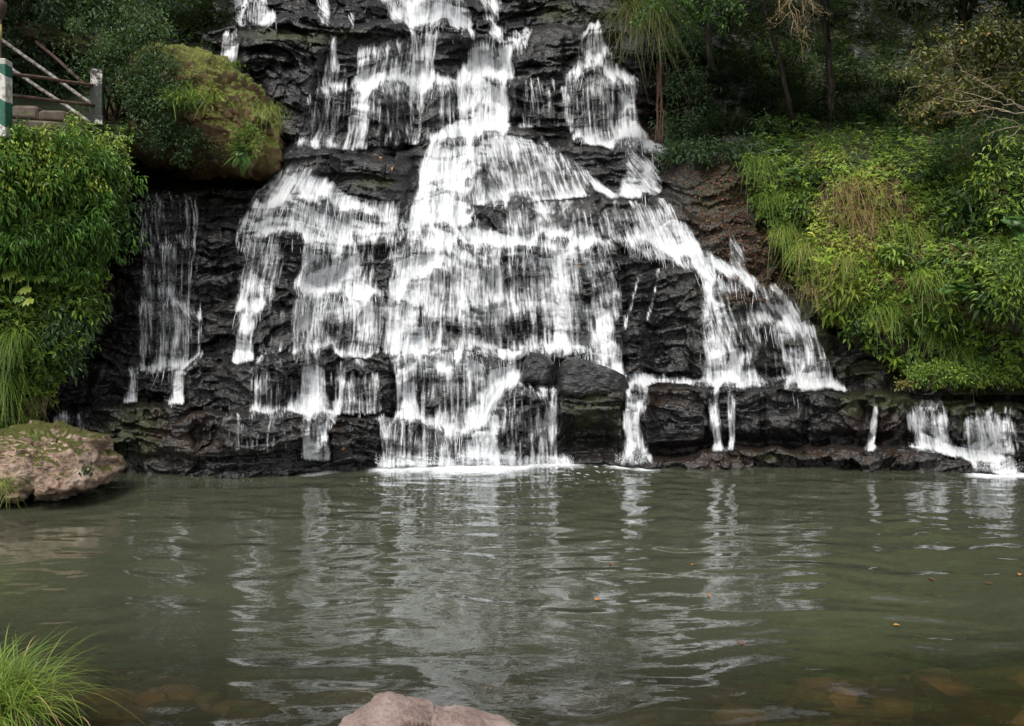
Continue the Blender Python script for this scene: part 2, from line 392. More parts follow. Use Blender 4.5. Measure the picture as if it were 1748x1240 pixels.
def water():
    maps = {k: band_map(v) for k, v in FALLS.items()}
    M = np.zeros_like(PX)
    own = np.zeros(PX.shape, int)
    for k, n in enumerate(FALLS):
        own = np.where(maps[n] > M, k + 1, own)
        M = np.maximum(M, maps[n])
    lx = (fbm(PX / 14, PY / 12, 0, 3, 70) - .5) * 1.3
    for (x, y, a, b) in DRY:
        d = np.sqrt(((PX - x) / a) ** 2 + ((PY - y) / b) ** 2) + lx
        M = M * (0.55 + 0.45 * sst(.35, 1.25, d))
    # water thins where blocks stand proud and thickens in gullies
    rel = blur(G, 9) - G
    M = np.clip(M * (1.0 - 3.0 * np.clip(rel - 0.01, -.06, .16)), 0, 1) * sst(0.02, .1, M)
    veil = np.sin(np.pi * np.clip(PHASE, 0, 1)) * sst(20, 45, da_span())
    M = M * (1 - .42 * veil * vnoise(PX / 38, PY / 60, 0, 97) * sst(1.0, .8, M))
    # streamlets drift down the relief
    Gs = blur(G, 4)
    gx = (np.roll(Gs, -2, 1) - np.roll(Gs, 2, 1)) / (4 * SX)
    gy = -(np.roll(Gs, -2, 0) - np.roll(Gs, 2, 0)) / (4 * SY)      # >0 where the rock steps back upwards: a tread
    H, W = G.shape
    idx = np.flatnonzero(M.ravel() > 0.03)
    w = M.ravel()[idx] ** .5
    N = 420000
    st = rng.choice(idx, N, p=w / w.sum())
    y = st // W + rng.random(N); x = st % W + rng.random(N)
    life = rng.integers(6, 34, N); amt = rng.random(N) ** 4 * 2.0 + .08
    vx = rng.normal(0, .06, N)
    S = np.zeros(H * W)
    for k in range(34):
        i = np.clip(x, 1, W - 3).astype(int); j = np.clip(y, 1, H - 3).astype(int)
        a = amt * np.sin(np.pi * np.clip((k + 1) / (life + 1), 0, 1)) * (k < life)
        fx = np.clip(x - i, 0, 1); fy = np.clip(y - j, 0, 1)
        q = j * W + i
        for (dx, dy, ww) in ((0, 0, (1-fx)*(1-fy)), (1, 0, fx*(1-fy)), (0, 1, (1-fx)*fy), (1, 1, fx*fy)):
            S += np.bincount(q + dy * W + dx, a * ww, H * W)
        t = np.clip(gy[j, i] * 60, 0, 1)                      # on a tread water wanders, on a face it drops
        vx = vx * .88 + np.clip(gx[j, i] * (1.5 + 8 * t), -.12, .12) + rng.normal(0, .015 + .10 * t, N)
        x = x + np.clip(vx, -.9, .9) + FAN_D[j, i] * (SY / SX) * (1.0 - .5 * t) * (.45 + .55 * t); y = y + (1.0 - .5 * t)
    S = S.reshape(H, W)
    R = S / (blur(S, 8) + .25)                                # streak contrast around 1
    fx_ = FAN_S * 1.25 + .25 * 0 + 12 * (fbm(PX / 50, PY / 70, 0, 2, 93) - .5)
    thin = .9 * np.abs(2 * vnoise(fx_ / 5.2, PY / 60, 0, 94) - 1) ** .8 + .7 * vnoise(fx_ / 3.4, PY / 40, 0, 95) - .75
    crumbs = fbm(PX / 9, PY / 8, 0, 3, 90) - .5
    curt = vnoise(fx_ / 15, PY / 110, 0, 92) - .5
    tread = blur(np.clip(gy * 60, 0, 1), 1)
    nz = .42 * (np.clip(R, 0, 2.2) - .95) + .52 * thin * (1 - .6 * tread) + crumbs * (.20 + .35 * tread) + curt * .38
    Q = M * 1.05 - .13 + nz * (1.22 - .78 * M * M) 
    A = sst(-0.04, 1.08, Q) * sst(0.0, .10, M)
    A = np.clip(A, 0, 1) * (1 - .16 * np.clip(1.1 - R, 0, 1) - .10 * np.clip(-thin - curt, 0, 1))
    STREAK[:] = np.clip(.55 + .35 * (R - 1) + .5 * thin + .45 * curt + .3 * crumbs, 0, 1)
    return M, A, own, R, gy

WM, WA, WOWN, WR, GYY = water()
# ------------------------------------------------------------------ materials
class NT:
    def __init__(s, name):
        s.m = bpy.data.materials.new(name); s.m.use_nodes = True
        s.t = s.m.node_tree; s.t.nodes.clear()
        s.out = s.t.nodes.new('ShaderNodeOutputMaterial')
    def n(s, kind, ins=None, **kw):
        x = s.t.nodes.new('ShaderNode' + kind)
        for k, v in kw.items(): setattr(x, k, v)
        for k, v in (ins or {}).items():
            if hasattr(v, 'links') or isinstance(v, bpy.types.NodeSocket): s.t.links.new(v, x.inputs[k])
            else: x.inputs[k].default_value = v
        return x
    def link(s, a, b): s.t.links.new(a, b)
    def coord(s, scale=(1, 1, 1), kind='Object'):
        tc = s.n('TexCoord')
        return s.n('Mapping', {'Vector': tc.outputs[kind], 'Scale': scale}).outputs[0]
    def noise(s, vec, scale, detail=4, rough=.55, dist=0.0):
        return s.n('TexNoise', {'Vector': vec, 'Scale': scale, 'Detail': detail, 'Roughness': rough, 'Distortion': dist}).outputs[0]
    def ramp(s, fac, stops):
        r = s.n('ValToRGB', {'Fac': fac})
        e = r.color_ramp.elements
        while len(e) > 1: e.remove(e[0])
        e[0].position, e[0].color = stops[0][0], (*col3(stops[0][1]), 1)
        for p, c in stops[1:]:
            q = e.new(p); q.color = (*col3(c), 1)
        return r.outputs[0]
    def mix(s, f, a, b):
        x = s.n('Mix', data_type='RGBA')
        for i, v in ((0, f), (6, a), (7, b)):
            if isinstance(v, bpy.types.NodeSocket): s.t.links.new(v, x.inputs[i])
            else: x.inputs[i].default_value = v if i == 0 else (*v, 1)
        return x.outputs[2]
    def math(s, op, a, b=0.0, clamp=False):
        x = s.n('Math', operation=op); x.use_clamp = clamp
        for i, v in ((0, a), (1, b)):
            if isinstance(v, bpy.types.NodeSocket): s.t.links.new(v, x.inputs[i])
            else: x.inputs[i].default_value = v
        return x.outputs[0]
    def attr(s, name): return s.n('Attribute', attribute_name=name).outputs['Fac']
    def bump(s, h, strength=.5, dist=.02, normal=None):
        i = {'Height': h, 'Strength': strength, 'Distance': dist}
        if normal is not None: i['Normal'] = normal
        return s.n('Bump', i).outputs[0]
    def bsdf(s, color, rough=.6, normal=None, spec=.5, **kw):
        i = {'Base Color': color if isinstance(color, bpy.types.NodeSocket) else (*color, 1), 'Roughness': rough, 'Specular IOR Level': spec}
        if normal is not None: i['Normal'] = normal
        i.update(kw)
        return s.n('BsdfPrincipled', i).outputs[0]
    def done(s, sh):
        s.t.links.new(sh, s.out.inputs[0]); return s.m

def col3(c): return (c, c, c) if isinstance(c, (int, float)) else c

def mat_wet_rock():
    t = NT('wet_rock'); v = t.coord(); v2 = t.coord((1, 1, 2.6))
    n1 = t.noise(v2, 1.6, 6, .65); n2 = t.noise(v, 9, 5, .6); n3 = t.noise(v2, 34, 4, .6)
    c = t.ramp(n1, [(.3, (.006, .006, .0065)), (.5, (.014, .0135, .0135)), (.68, (.034, .031, .028))])
    c = t.mix(t.math('MULTIPLY', t.ramp(n2, [(.5, 0), (.7, 1)]), .6), c, (.055, .054, .052))
    br = t.math('MULTIPLY', t.attr('brown'), t.ramp(t.noise(v, 5, 4), [(.38, 0), (.58, 1)]))
    c = t.mix(br, c, (.026, .015, .009))
    ms = t.math('MULTIPLY', t.attr('moss'), t.ramp(t.noise(v, 7, 5, .7), [(.36, 0), (.56, 1)]))
    c = t.mix(ms, c, t.ramp(t.noise(v, 40, 3), [(.3, (.014, .020, .004)), (.7, (.042, .052, .008))]))
    rg = t.ramp(t.noise(v2, 6, 5, .7), [(.3, .12), (.7, .42)])
    rg = t.math('MAXIMUM', rg, t.math('MULTIPLY', t.math('MAXIMUM', ms, t.attr('dry')), .8))
    h = t.math('ADD', t.math('MULTIPLY', n2, .5), t.math('MULTIPLY', n3, .3))
    h = t.math('ADD', h, t.math('MULTIPLY', t.noise(v2, 110, 3), .10))
    vc = t.n('TexVoronoi', {'Vector': t.n('Mapping', {'Vector': t.coord((1, 1, 1.9)), 'Rotation': (.1, .25, .3)}).outputs[0], 'Scale': 7.0}).outputs['Distance']
    vd = t.n('TexVoronoi', {'Vector': t.coord((1, 1, 1.7)), 'Scale': 21.0}).outputs['Distance']
    h = t.math('ADD', h, t.math('ADD', t.math('MULTIPLY', vc, .55), t.math('MULTIPLY', vd, .22)))
    b = t.bump(h, .8, .055)
    return t.done(t.bsdf(c, rg, b, .5))

def mat_falling_water():
    t = NT('falling_water')
    v = t.n('CombineXYZ', {0: t.attr('fu'), 1: t.attr('fv'), 2: 0.0}).outputs[0]
    v = t.n('Mapping', {'Vector': v, 'Scale': (1, .11, 1)}).outputs[0]
    n = t.noise(v, 52, 4, .65, .2)
    f = t.attr('foam')
    k = t.math('SUBTRACT', t.math('MULTIPLY', n, 1.0), .5)
    w = t.math('MULTIPLY', f, t.math('SUBTRACT', 1.15, f))
    a = t.math('ADD', f, t.math('MULTIPLY', t.math('MULTIPLY', k, w), 4.0), True)
    a = t.math('MULTIPLY', a, .95)
    nn = t.bump(t.math('ADD', t.noise(t.coord((1, 1, .22)), 22, 4), t.noise(t.coord((1, .6, .12)), 60, 3)), .7, .05)
    sk = t.math('ADD', t.attr('streak'), t.math('MULTIPLY', t.math('SUBTRACT', n, .5), .9), True)
    c = t.ramp(sk, [(.0, (.38, .41, .44)), (.28, (.58, .61, .63)), (.66, (.80, .81, .82))])
    d = t.bsdf(c, .45, nn, .3)
    tl = t.n('BsdfTranslucent', {'Color': c}).outputs[0]
    d = t.n('MixShader', {0: .12, 1: d, 2: tl}).outputs[0]
    tr = t.n('BsdfTransparent').outputs[0]
    m = t.n('MixShader', {0: a, 1: tr, 2: d})
    return t.done(m.outputs[0])

def mat_pool():
    t = NT('pool_water')
    v = t.coord()
    n1 = t.noise(t.coord((.55, 1, 1)), 11, 3, .5, .4); n2 = t.noise(t.coord((.5, 1, 1)), 42, 2, .5)
    b = t.bump(t.math('ADD', n1, t.math('MULTIPLY', n2, .12)), .045, .05)
    mk = t.attr('murk')
    murk = t.n('BsdfDiffuse', {'Color': (.052, .056, .035, 1)}).outputs[0]
    see = t.n('BsdfTransparent', {'Color': (.72, .70, .52, 1)}).outputs[0]
    body = t.n('MixShader', {0: mk, 1: see, 2: murk}).outputs[0]
    gl = t.n('BsdfGlossy', {'Color': (.95, .97, 1, 1), 'Roughness': .03, 'Normal': b}).outputs[0]
    fr = t.n('Fresnel', {'IOR': 1.45, 'Normal': b}).outputs[0]
    fr = t.math('MULTIPLY', fr, 1.5, True)
    w = t.n('MixShader', {0: fr, 1: body, 2: gl}).outputs[0]
    fo = t.attr('foam')
    fo = t.math('ADD', fo, t.math('MULTIPLY', t.math('MULTIPLY', t.math('SUBTRACT', t.noise(v, 55, 4, .7), .5), t.math('MULTIPLY', fo, t.math('SUBTRACT', 1.0, fo))), 9.0), True)
    white = t.bsdf((.86, .88, .90), .5)
    return t.done(t.n('MixShader', {0: fo, 1: w, 2: white}).outputs[0])

def mat_rock(name, stops, moss=None, moss_up=.35, moss_amt=.5, rough=.7, scale=3.0, bump=.6, stones=0):
    """dry or damp rock, with moss where the surface looks up"""
    t = NT(name); v = t.coord()
    n1 = t.noise(v, scale, 8, .65); n2 = t.noise(v, scale * 6, 6, .65); n3 = t.noise(v, scale * 30, 4, .6)
    k = t.math('ADD', t.math('MULTIPLY', n1, .65), t.math('MULTIPLY', n2, .35))
    c = t.ramp(k, stops)
    c = t.mix(t.math('MULTIPLY', t.ramp(n3, [(.55, 0), (.7, 1)]), .3), c, tuple(min(1, x * 1.7) for x in stops[-1][1]))
    h = t.math('ADD', t.math('MULTIPLY', n2, .6), t.math('MULTIPLY', n3, .4))
    if stones:
        vs = t.n('TexVoronoi', {'Vector': t.coord((1, 1.3, .4)), 'Scale': stones})
        g = t.n('SeparateColor', {0: vs.outputs['Color']}).outputs[0]
        c = t.mix(.75, c, t.ramp(g, [(.1, (.022, .016, .010)), (.4, (.075, .040, .022)), (.7, (.20, .10, .055)), (.95, (.12, .10, .07))]))
        c = t.mix(t.ramp(vs.outputs['Distance'], [(.45, 0), (.75, .8)]), c, (.012, .010, .007))
    if moss:
        g = t.n('NewGeometry'); z = t.n('SeparateXYZ', {0: g.outputs['Normal']}).outputs[2]
        z = t.ramp(z, [(moss_up - .35, 0), (moss_up + .35, 1)])
        q = t.ramp(t.math('ADD', t.math('MULTIPLY', z, .5), t.math('MULTIPLY', t.noise(v, scale * 1.3, 6, .7), .9)), [(1.0 - moss_amt - .08, 0), (1.0 - moss_amt + .08, 1)])
        mc = t.ramp(t.noise(v, scale * 9, 5, .7), [(.3, moss[0]), (.5, moss[1]), (.72, moss[2])])
        c = t.mix(q, c, mc)
        h = t.math('ADD', h, t.math('MULTIPLY', t.math('MULTIPLY', q, t.noise(v, scale * 26, 3)), .8))
    return t.done(t.bsdf(c, rough, t.bump(h, bump, .04), .35))

def mat_plain(name, stops, rough=.7, scale=8.0, spec=.4, bump=.2, stretch=(1, 1, 1)):
    t = NT(name); v = t.coord(stretch)
    n = t.noise(v, scale, 6, .6)
    return t.done(t.bsdf(t.ramp(n, stops), rough, t.bump(n, bump, .01), spec))

def mat_leaf(name, stops, rough=.45, trans=.35, spec=.4):
    t = NT(name)
    tint = t.attr('tint')
    c = t.ramp(tint, stops)
    d = t.bsdf(c, rough, None, spec)
    tc = t.mix(.5, c, (.10, .16, .02))
    tr = t.n('BsdfTranslucent', {'Color': tc}).outputs[0]
    return t.done(t.n('MixShader', {0: trans, 1: d, 2: tr}).outputs[0])

M_ROCK = mat_wet_rock()
M_FALL = mat_falling_water()
M_POOL = mat_pool()
MOSS = ((.030, .036, .005), (.065, .070, .008), (.13, .125, .02))
M_BIGB = mat_rock('mossy_brown_rock', [(.3, (.055, .035, .018)), (.5, (.17, .105, .052)), (.7, (.34, .215, .13))], ((.034, .045, .006), (.10, .115, .014), (.21, .21, .032)), .3, .47, scale=2.2, bump=1.0)
M_SHORE = mat_rock('pink_lichen_rock', [(.32, (.08, .054, .038)), (.5, (.27, .18, .13)), (.66, (.48, .38, .30))], MOSS, .62, .26, scale=3.0, bump=1.0)
M_FRONT = mat_rock('pink_sandstone', [(.3, (.08, .055, .045)), (.45, (.22, .155, .13)), (.56, (.34, .255, .225)), (.68, (.46, .40, .36))], None, scale=5.0, bump=1.0)
M_BLACK = mat_rock('black_wet_boulder', [(.3, (.009, .009, .009)), (.55, (.026, .025, .024)), (.72, (.055, .050, .045))], ((.02, .022, .004), (.04, .042, .006), (.06, .06, .01)), .6, .22, rough=.3, scale=2.6, bump=.9)
M_SLAB = mat_rock('mossy_slab', [(.3, (.03, .022, .012)), (.55, (.07, .048, .028)), (.72, (.12, .085, .05))], MOSS, .4, .5, rough=.6)
M_BED = mat_rock('pool_bed_stone', [(.3, (.025, .014, .010)), (.5, (.080, .045, .028)), (.7, (.17, .10, .066))], None, rough=.8, scale=1.2, stones=3.2)
M_SOIL = mat_rock('dark_bank_soil', [(.3, (.008, .007, .004)), (.5, (.020, .016, .008)), (.7, (.035, .03, .014))], ((.010, .013, .004), (.018, .024, .006), (.03, .04, .01)), .1, .4, rough=.9, scale=2.0)
M_BARK = mat_plain('bark', [(.3, (.010, .008, .006)), (.55, (.028, .022, .016)), (.75, (.09, .08, .065))], .85, 14, .2, .6, (1, 1, .25))
M_TWIG = mat_plain('pale_twig', [(.3, (.16, .12, .07)), (.7, (.34, .29, .20))], .8, 20)
M_ROOT = mat_plain('brown_root', [(.3, (.028, .013, .007)), (.7, (.075, .036, .018))], .8, 20)
M_DRYT = mat_plain('dry_brown_twig', [(.3, (.13, .085, .045)), (.7, (.32, .23, .13))], .8, 20)
M_RUST = mat_plain('rusty_pipe', [(.35, (.035, .022, .016)), (.6, (.10, .055, .035)), (.75, (.16, .12, .10))], .6, 9)
M_PAINT = mat_plain('chipped_white_pipe', [(.35, (.06, .04, .03)), (.48, (.16, .14, .12)), (.6, (.34, .33, .30))], .6, 14)
M_CONC = mat_plain('damp_concrete', [(.3, (.05, .038, .028)), (.7, (.15, .12, .09))], .85, 7, .3, .5)
M_LEAF = mat_leaf('bank_leaf', [(0, (.014, .034, .007)), (.3, (.044, .096, .014)), (.6, (.17, .27, .030)), (.85, (.32, .42, .05)), (1, (.48, .47, .08))])
M_BAMB = mat_leaf('narrow_green_leaf', [(0, (.014, .040, .009)), (.5, (.055, .14, .022)), (1, (.14, .26, .040))], .4)
M_LIME = mat_leaf('lime_leaf', [(0, (.05, .11, .015)), (.5, (.12, .20, .022)), (1, (.26, .31, .05))], .45, .4)
M_DARKL = mat_leaf('shade_leaf', [(0, (.002, .005, .002)), (.5, (.006, .013, .004)), (1, (.018, .032, .007))], .85, .25, .1)  # near-black leaf copy: the wood's shade is put into the colour
M_MIDL = mat_leaf('mid_leaf', [(0, (.014, .036, .013)), (.5, (.040, .085, .026)), (1, (.085, .145, .038))], .5, .3)
M_GRASS = mat_leaf('grass_blade', [(0, (.035, .075, .012)), (.5, (.13, .22, .028)), (.85, (.26, .34, .055)), (1, (.40, .32, .13))], .5, .35)
M_DRYG = mat_leaf('dry_grass_blade', [(0, (.08, .10, .03)), (.4, (.20, .15, .06)), (1, (.38, .24, .12))], .6, .3)
M_LITT = mat_leaf('fallen_leaf', [(0, (.035, .014, .007)), (.5, (.12, .045, .02)), (.8, (.22, .09, .03)), (1, (.45, .20, .04))], .5, .15)
M_YLEAF = mat_leaf('olive_leaf', [(0, (.035, .045, .012)), (.5, (.085, .095, .022)), (.9, (.17, .15, .03)), (1, (.30, .16, .03))], .45, .3)

# ------------------------------------------------------------------ object helpers
def tag(o, label=None, cat=None, group=None, kind=None):
    if label: o['label'] = label
    if cat: o['category'] = cat
    if group: o['group'] = group
    if kind: o['kind'] = kind
    return o

def link(name, me, mat, parent=None):
    o = bpy.data.objects.new(name, me)
    COL.objects.link(o)
    if mat: me.materials.append(mat)
    if parent: o.parent = parent
    return o

def thing(name, loc, label, cat, group=None):
    o = bpy.data.objects.new(name, None)
    COL.objects.link(o)
    o.empty_display_size = .1
    o.location = loc
    return tag(o, label, cat, group)

def mesh_np(name, V, faces, mat, parent=None, attrs=None, smooth=True):
    """V (n,3); faces: list of integer arrays (m,k), k = 3 or 4; a parented mesh keeps its world place"""
    V = np.asarray(V, np.float32)
    if parent is not None:
        V = V - np.array(parent_origin(parent), np.float32)
    me = bpy.data.meshes.new(name)
    loops = np.concatenate([f.ravel() for f in faces]).astype(np.int32)
    sizes = np.concatenate([np.full(len(f), f.shape[1]) for f in faces])
    starts = np.concatenate([[0], np.cumsum(sizes)[:-1]]).astype(np.int32)
    me.vertices.add(len(V)); me.vertices.foreach_set('co', V.ravel())
    me.loops.add(len(loops)); me.loops.foreach_set('vertex_index', loops)
    me.polygons.add(len(sizes)); me.polygons.foreach_set('loop_start', starts)
    me.polygons.foreach_set('use_smooth', np.full(len(sizes), smooth))
    me.update(calc_edges=True)
    for k, a in (attrs or {}).items():
        at = me.attributes.new(k, 'FLOAT', 'POINT')
        at.data.foreach_set('value', np.ascontiguousarray(a, np.float32).ravel())
    return link(name, me, mat, parent)

def parent_origin(p):
    v = Vector((0, 0, 0))
    while p is not None:
        v = v + p.location; p = p.parent
    return v

def grid_faces(H, W, keep=None):
    i = np.arange(H * W).reshape(H, W)
    q = np.stack([i[:-1, :-1], i[1:, :-1], i[1:, 1:], i[:-1, 1:]], -1)
    return q[keep] if keep is not None else q.reshape(-1, 4)

def compact(V, q, attrs):
    u, inv = np.unique(q, return_inverse=True)
    return V[u], inv.reshape(q.shape), {k: a[u] for k, a in attrs.items()}

# ------------------------------------------------------------------ the rock face and the falls
def blob(px, py, a, b):
    return np.exp(-(((PX - px) / a) ** 2 + ((PY - py) / b) ** 2) ** 1.5)

moss = np.zeros_like(PX)
for b in [(535, 65, 22, 16), (590, 60, 60, 10), (480, 60, 60, 14), (320, 312, 60, 14), (350, 335, 60, 16), (235, 735, 40, 60), (200, 760, 50, 40), (1520, 685, 90, 18), (1650, 690, 90, 22), (1455, 690, 25, 20),
          (640, 310, 40, 10), (1230, 330, 60, 50), (1400, 560, 40, 80), (1380, 500, 40, 60), (1500, 630, 100, 20), (1650, 715, 16, 45), (1010, 700, 50, 50), (950, 20, 50, 16), (1320, 780, 60, 6)]:
    moss = np.maximum(moss, blob(*b))
moss = np.maximum(moss * .9, .25 * sst(1130, 1240, PX) * sst(660, 600, PY) + .2 * sst(240, 150, PX) * sst(690, 600, PY))
brown = np.zeros_like(PX)
for b in [(1230, 320, 90, 80), (1290, 420, 60, 60), (1120, 680, 70, 24), (300, 740, 80, 50), (1400, 780, 400, 25), (1500, 720, 60, 60), (1720, 740, 25, 60), (1140, 190, 60, 120), (200, 450, 40, 60), (1180, 400, 60, 40), (560, 720, 60, 30)]:
    brown = np.maximum(brown, blob(*b))
dry = .4 * sst(1130, 1250, PX) * sst(650, 600, PY)
V = P(PX, PY, G).reshape(-1, 3)
H_, W_ = G.shape
cliff = mesh_np('rock_cliff', V, [grid_faces(H_, W_)], M_ROCK, None, {'moss': moss, 'brown': brown, 'dry': dry})
tag(cliff, 'black wet stepped rock face behind the cascades', None, None, 'structure')

Gm = G.copy()
for q in (1, 2, 3):
    for sh in ((q, 0), (-q, 0), (0, q), (0, -q)):
        Gm = np.minimum(Gm, np.roll(G, sh, (0, 1)))
Gm = blur(Gm, 5)
Gm = np.minimum(Gm, G - .004)
YW = Gm - 0.012 - 0.05 * WA * np.clip(.4 + .6 * blur(WR, 1), 0, 1.6)
for j in range(1, len(GY)):                        # falling water leaves the lips as free curtains: it never leans back in under them
    YW[j] = np.where((WM[j] > .08) & (WM[j - 1] > .08), np.minimum(YW[j], np.maximum(YW[j - 1] + .006, G[j] - .30)), YW[j])
VW = P(PX, PY, YW).reshape(-1, 3)
FALL_INFO = {
 'top': ('waterfall', 'white water pouring over the topmost ledge at the middle of the top edge'),
 'topleft': ('waterfall', 'small pale fall at the top left beside the mossy boulder'),
 'main': ('waterfall', 'broad white central cascade spreading down the steps into the pool'),
 'upright': ('waterfall', 'upper right fall dropping beside the dark undergrowth'),
 'left': ('waterfall', 'left cascade fanning out below the big mossy boulder'),
 'farleft': ('waterfall', 'thin threads of water on the far left rock wall beside the leafy bank'),
 'spout': ('waterfall', 'tiny trickle behind the pale shore boulder at left'),
 'right': ('waterfall', 'right cascade sliding diagonally down beside the green bank'),
 'ledgespout': ('waterfall', 'narrow white spout over the bottom ledge right of the wedge rock'),
 'ledgestrand': ('waterfall', 'faint double trickle on the middle of the long bottom ledge'),
 'sliver': ('waterfall', 'single thin sliver of water on the bottom ledge near the corner falls'),
 'cornerleft': ('waterfall', 'left one of the two small falls at the right end of the ledge'),
 'cornerright': ('waterfall', 'rightmost small fall spilling over the low platform into the pool'),
}
fm = (WA[:-1, :-1] + WA[1:, :-1] + WA[1:, 1:] + WA[:-1, 1:]) > .01
for k, n in enumerate(FALLS):
    keep = fm & (WOWN[:-1, :-1] == k + 1)
    if not keep.any(): continue
    q = grid_faces(H_, W_, keep)
    v, q, at = compact(VW, q, {'foam': WA.ravel(), 'streak': STREAK.ravel(), 'fu': (FAN_S * 1.25 / F * 12).ravel(), 'fv': (PY / F * 12).ravel()})
    o = mesh_np('waterfall', v, [q], M_FALL, None, at)
    tag(o, FALL_INFO[n][1], FALL_INFO[n][0], 'cascades on the rock face')

# free-flying threads and droplets thrown off the lips
def strands():
    m = (WM > .25) & (EDGE > .35)
    idx = np.flatnonzero(m.ravel())
    n = 5200
    s = rng.choice(idx, n, p=WM.ravel()[idx] / WM.ravel()[idx].sum())
    px, py = PX.ravel()[s], PY.ravel()[s]
    Y0 = G.ravel()[s] - rng.uniform(.02, .07, n)
    p0 = P(px, py, Y0)
    L = rng.uniform(.06, .34, n) * rng.choice([1, 1, .5], n)
    wd = rng.uniform(.0012, .0042, n)
    vx = rng.normal(0, .05, n); vy = -rng.uniform(.02, .16, n)
    T = np.array([0, .3, .65, 1.0])
    V, Fq = [], []
    for k, t in enumerate(T):
        c = p0 + np.stack([vx * L * t * 3, vy * L * t * 3, -L * t], -1)
        w = wd * [.5, 1, .8, .15][k]
        V += [c - np.stack([w, 0 * w, 0 * w], -1), c + np.stack([w, 0 * w, 0 * w], -1), c + np.stack([0 * w, -w * 1.2, 0 * w], -1)]
    V = np.stack(V, 1).reshape(-1, 3)
    b = np.arange(n) * 12
    for k in range(3):
        for a, c in ((0, 2), (2, 1), (1, 0)):
            Fq.append(np.stack([b + 3*k + a, b + 3*(k+1) + a, b + 3*(k+1) + c, b + 3*k + c], -1))
    return V, np.concatenate(Fq)
M_DROP = NT('water_thread'); M_DROP = M_DROP.done(M_DROP.bsdf((.88, .90, .92), .3))
sv, sf = strands()
tag(mesh_np('water_threads', sv, [sf], M_DROP), 'fine white threads flying off the ledges', 'spray', None, 'stuff')

def splash():
    pts = []
    for (x0, x1, y, n) in [(640, 980, 795, 3600), (780, 880, 786, 2600), (1050, 1108, 792, 420), (1660, 1750, 806, 420), (515, 565, 783, 160), (280, 318, 688, 90), (660, 880, 612, 300), (860, 1020, 245, 0), (500, 660, 250, 200), (970, 1100, 246, 250), (1200, 1440, 664, 300), (1550, 1640, 766, 160)]:
        px = rng.uniform(x0, x1, n); py = y - np.abs(rng.normal(0, 6, n))
        Y = gat(px, np.minimum(py, 798)) - rng.uniform(.03, .30, n)
        pts.append(P(px, py, Y))
    c = np.concatenate(pts); n = len(c)
    c[:, 2] += np.abs(rng.normal(0, .03, n))
    c[:, 2] = np.maximum(c[:, 2], .004)
    r = rng.uniform(.0010, .0036, n)[:, None]
    D = np.array([(1, 0, 0), (-1, 0, 0), (0, 1, 0), (0, -1, 0), (0, 0, 1.5), (0, 0, -1.5)])
    V = (c[:, None] + D[None] * r[:, None]).reshape(-1, 3)
    t = np.array([(0, 2, 4), (2, 1, 4), (1, 3, 4), (3, 0, 4), (2, 0, 5), (1, 2, 5), (3, 1, 5), (0, 3, 5)])
    return V, (t[None] + (np.arange(n) * 6)[:, None, None]).reshape(-1, 3)
v, f = splash()
tag(mesh_np('water_droplets', v, [f], M_DROP), 'white droplets splashing where the falls land', 'spray', None, 'stuff')

# ------------------------------------------------------------------ pool, its bed, the near shore
def bed_z(x, y):
    d = y - 3.95 + .25 * (fbm(x * .5, y * .5, 0, 2, 14) - .5) + np.clip(-x - 1.2, 0, 3) * -.12
    z = -np.clip(d, -1, 1.2) * .17 - np.clip(d - 1.2, 0, 3) * .42 - .0
    z = z + .05 * np.clip(x - .5, 0, 2.5) * np.exp(-((y - 4.9) / 1.0) ** 2)
    return np.maximum(z, -1.5)

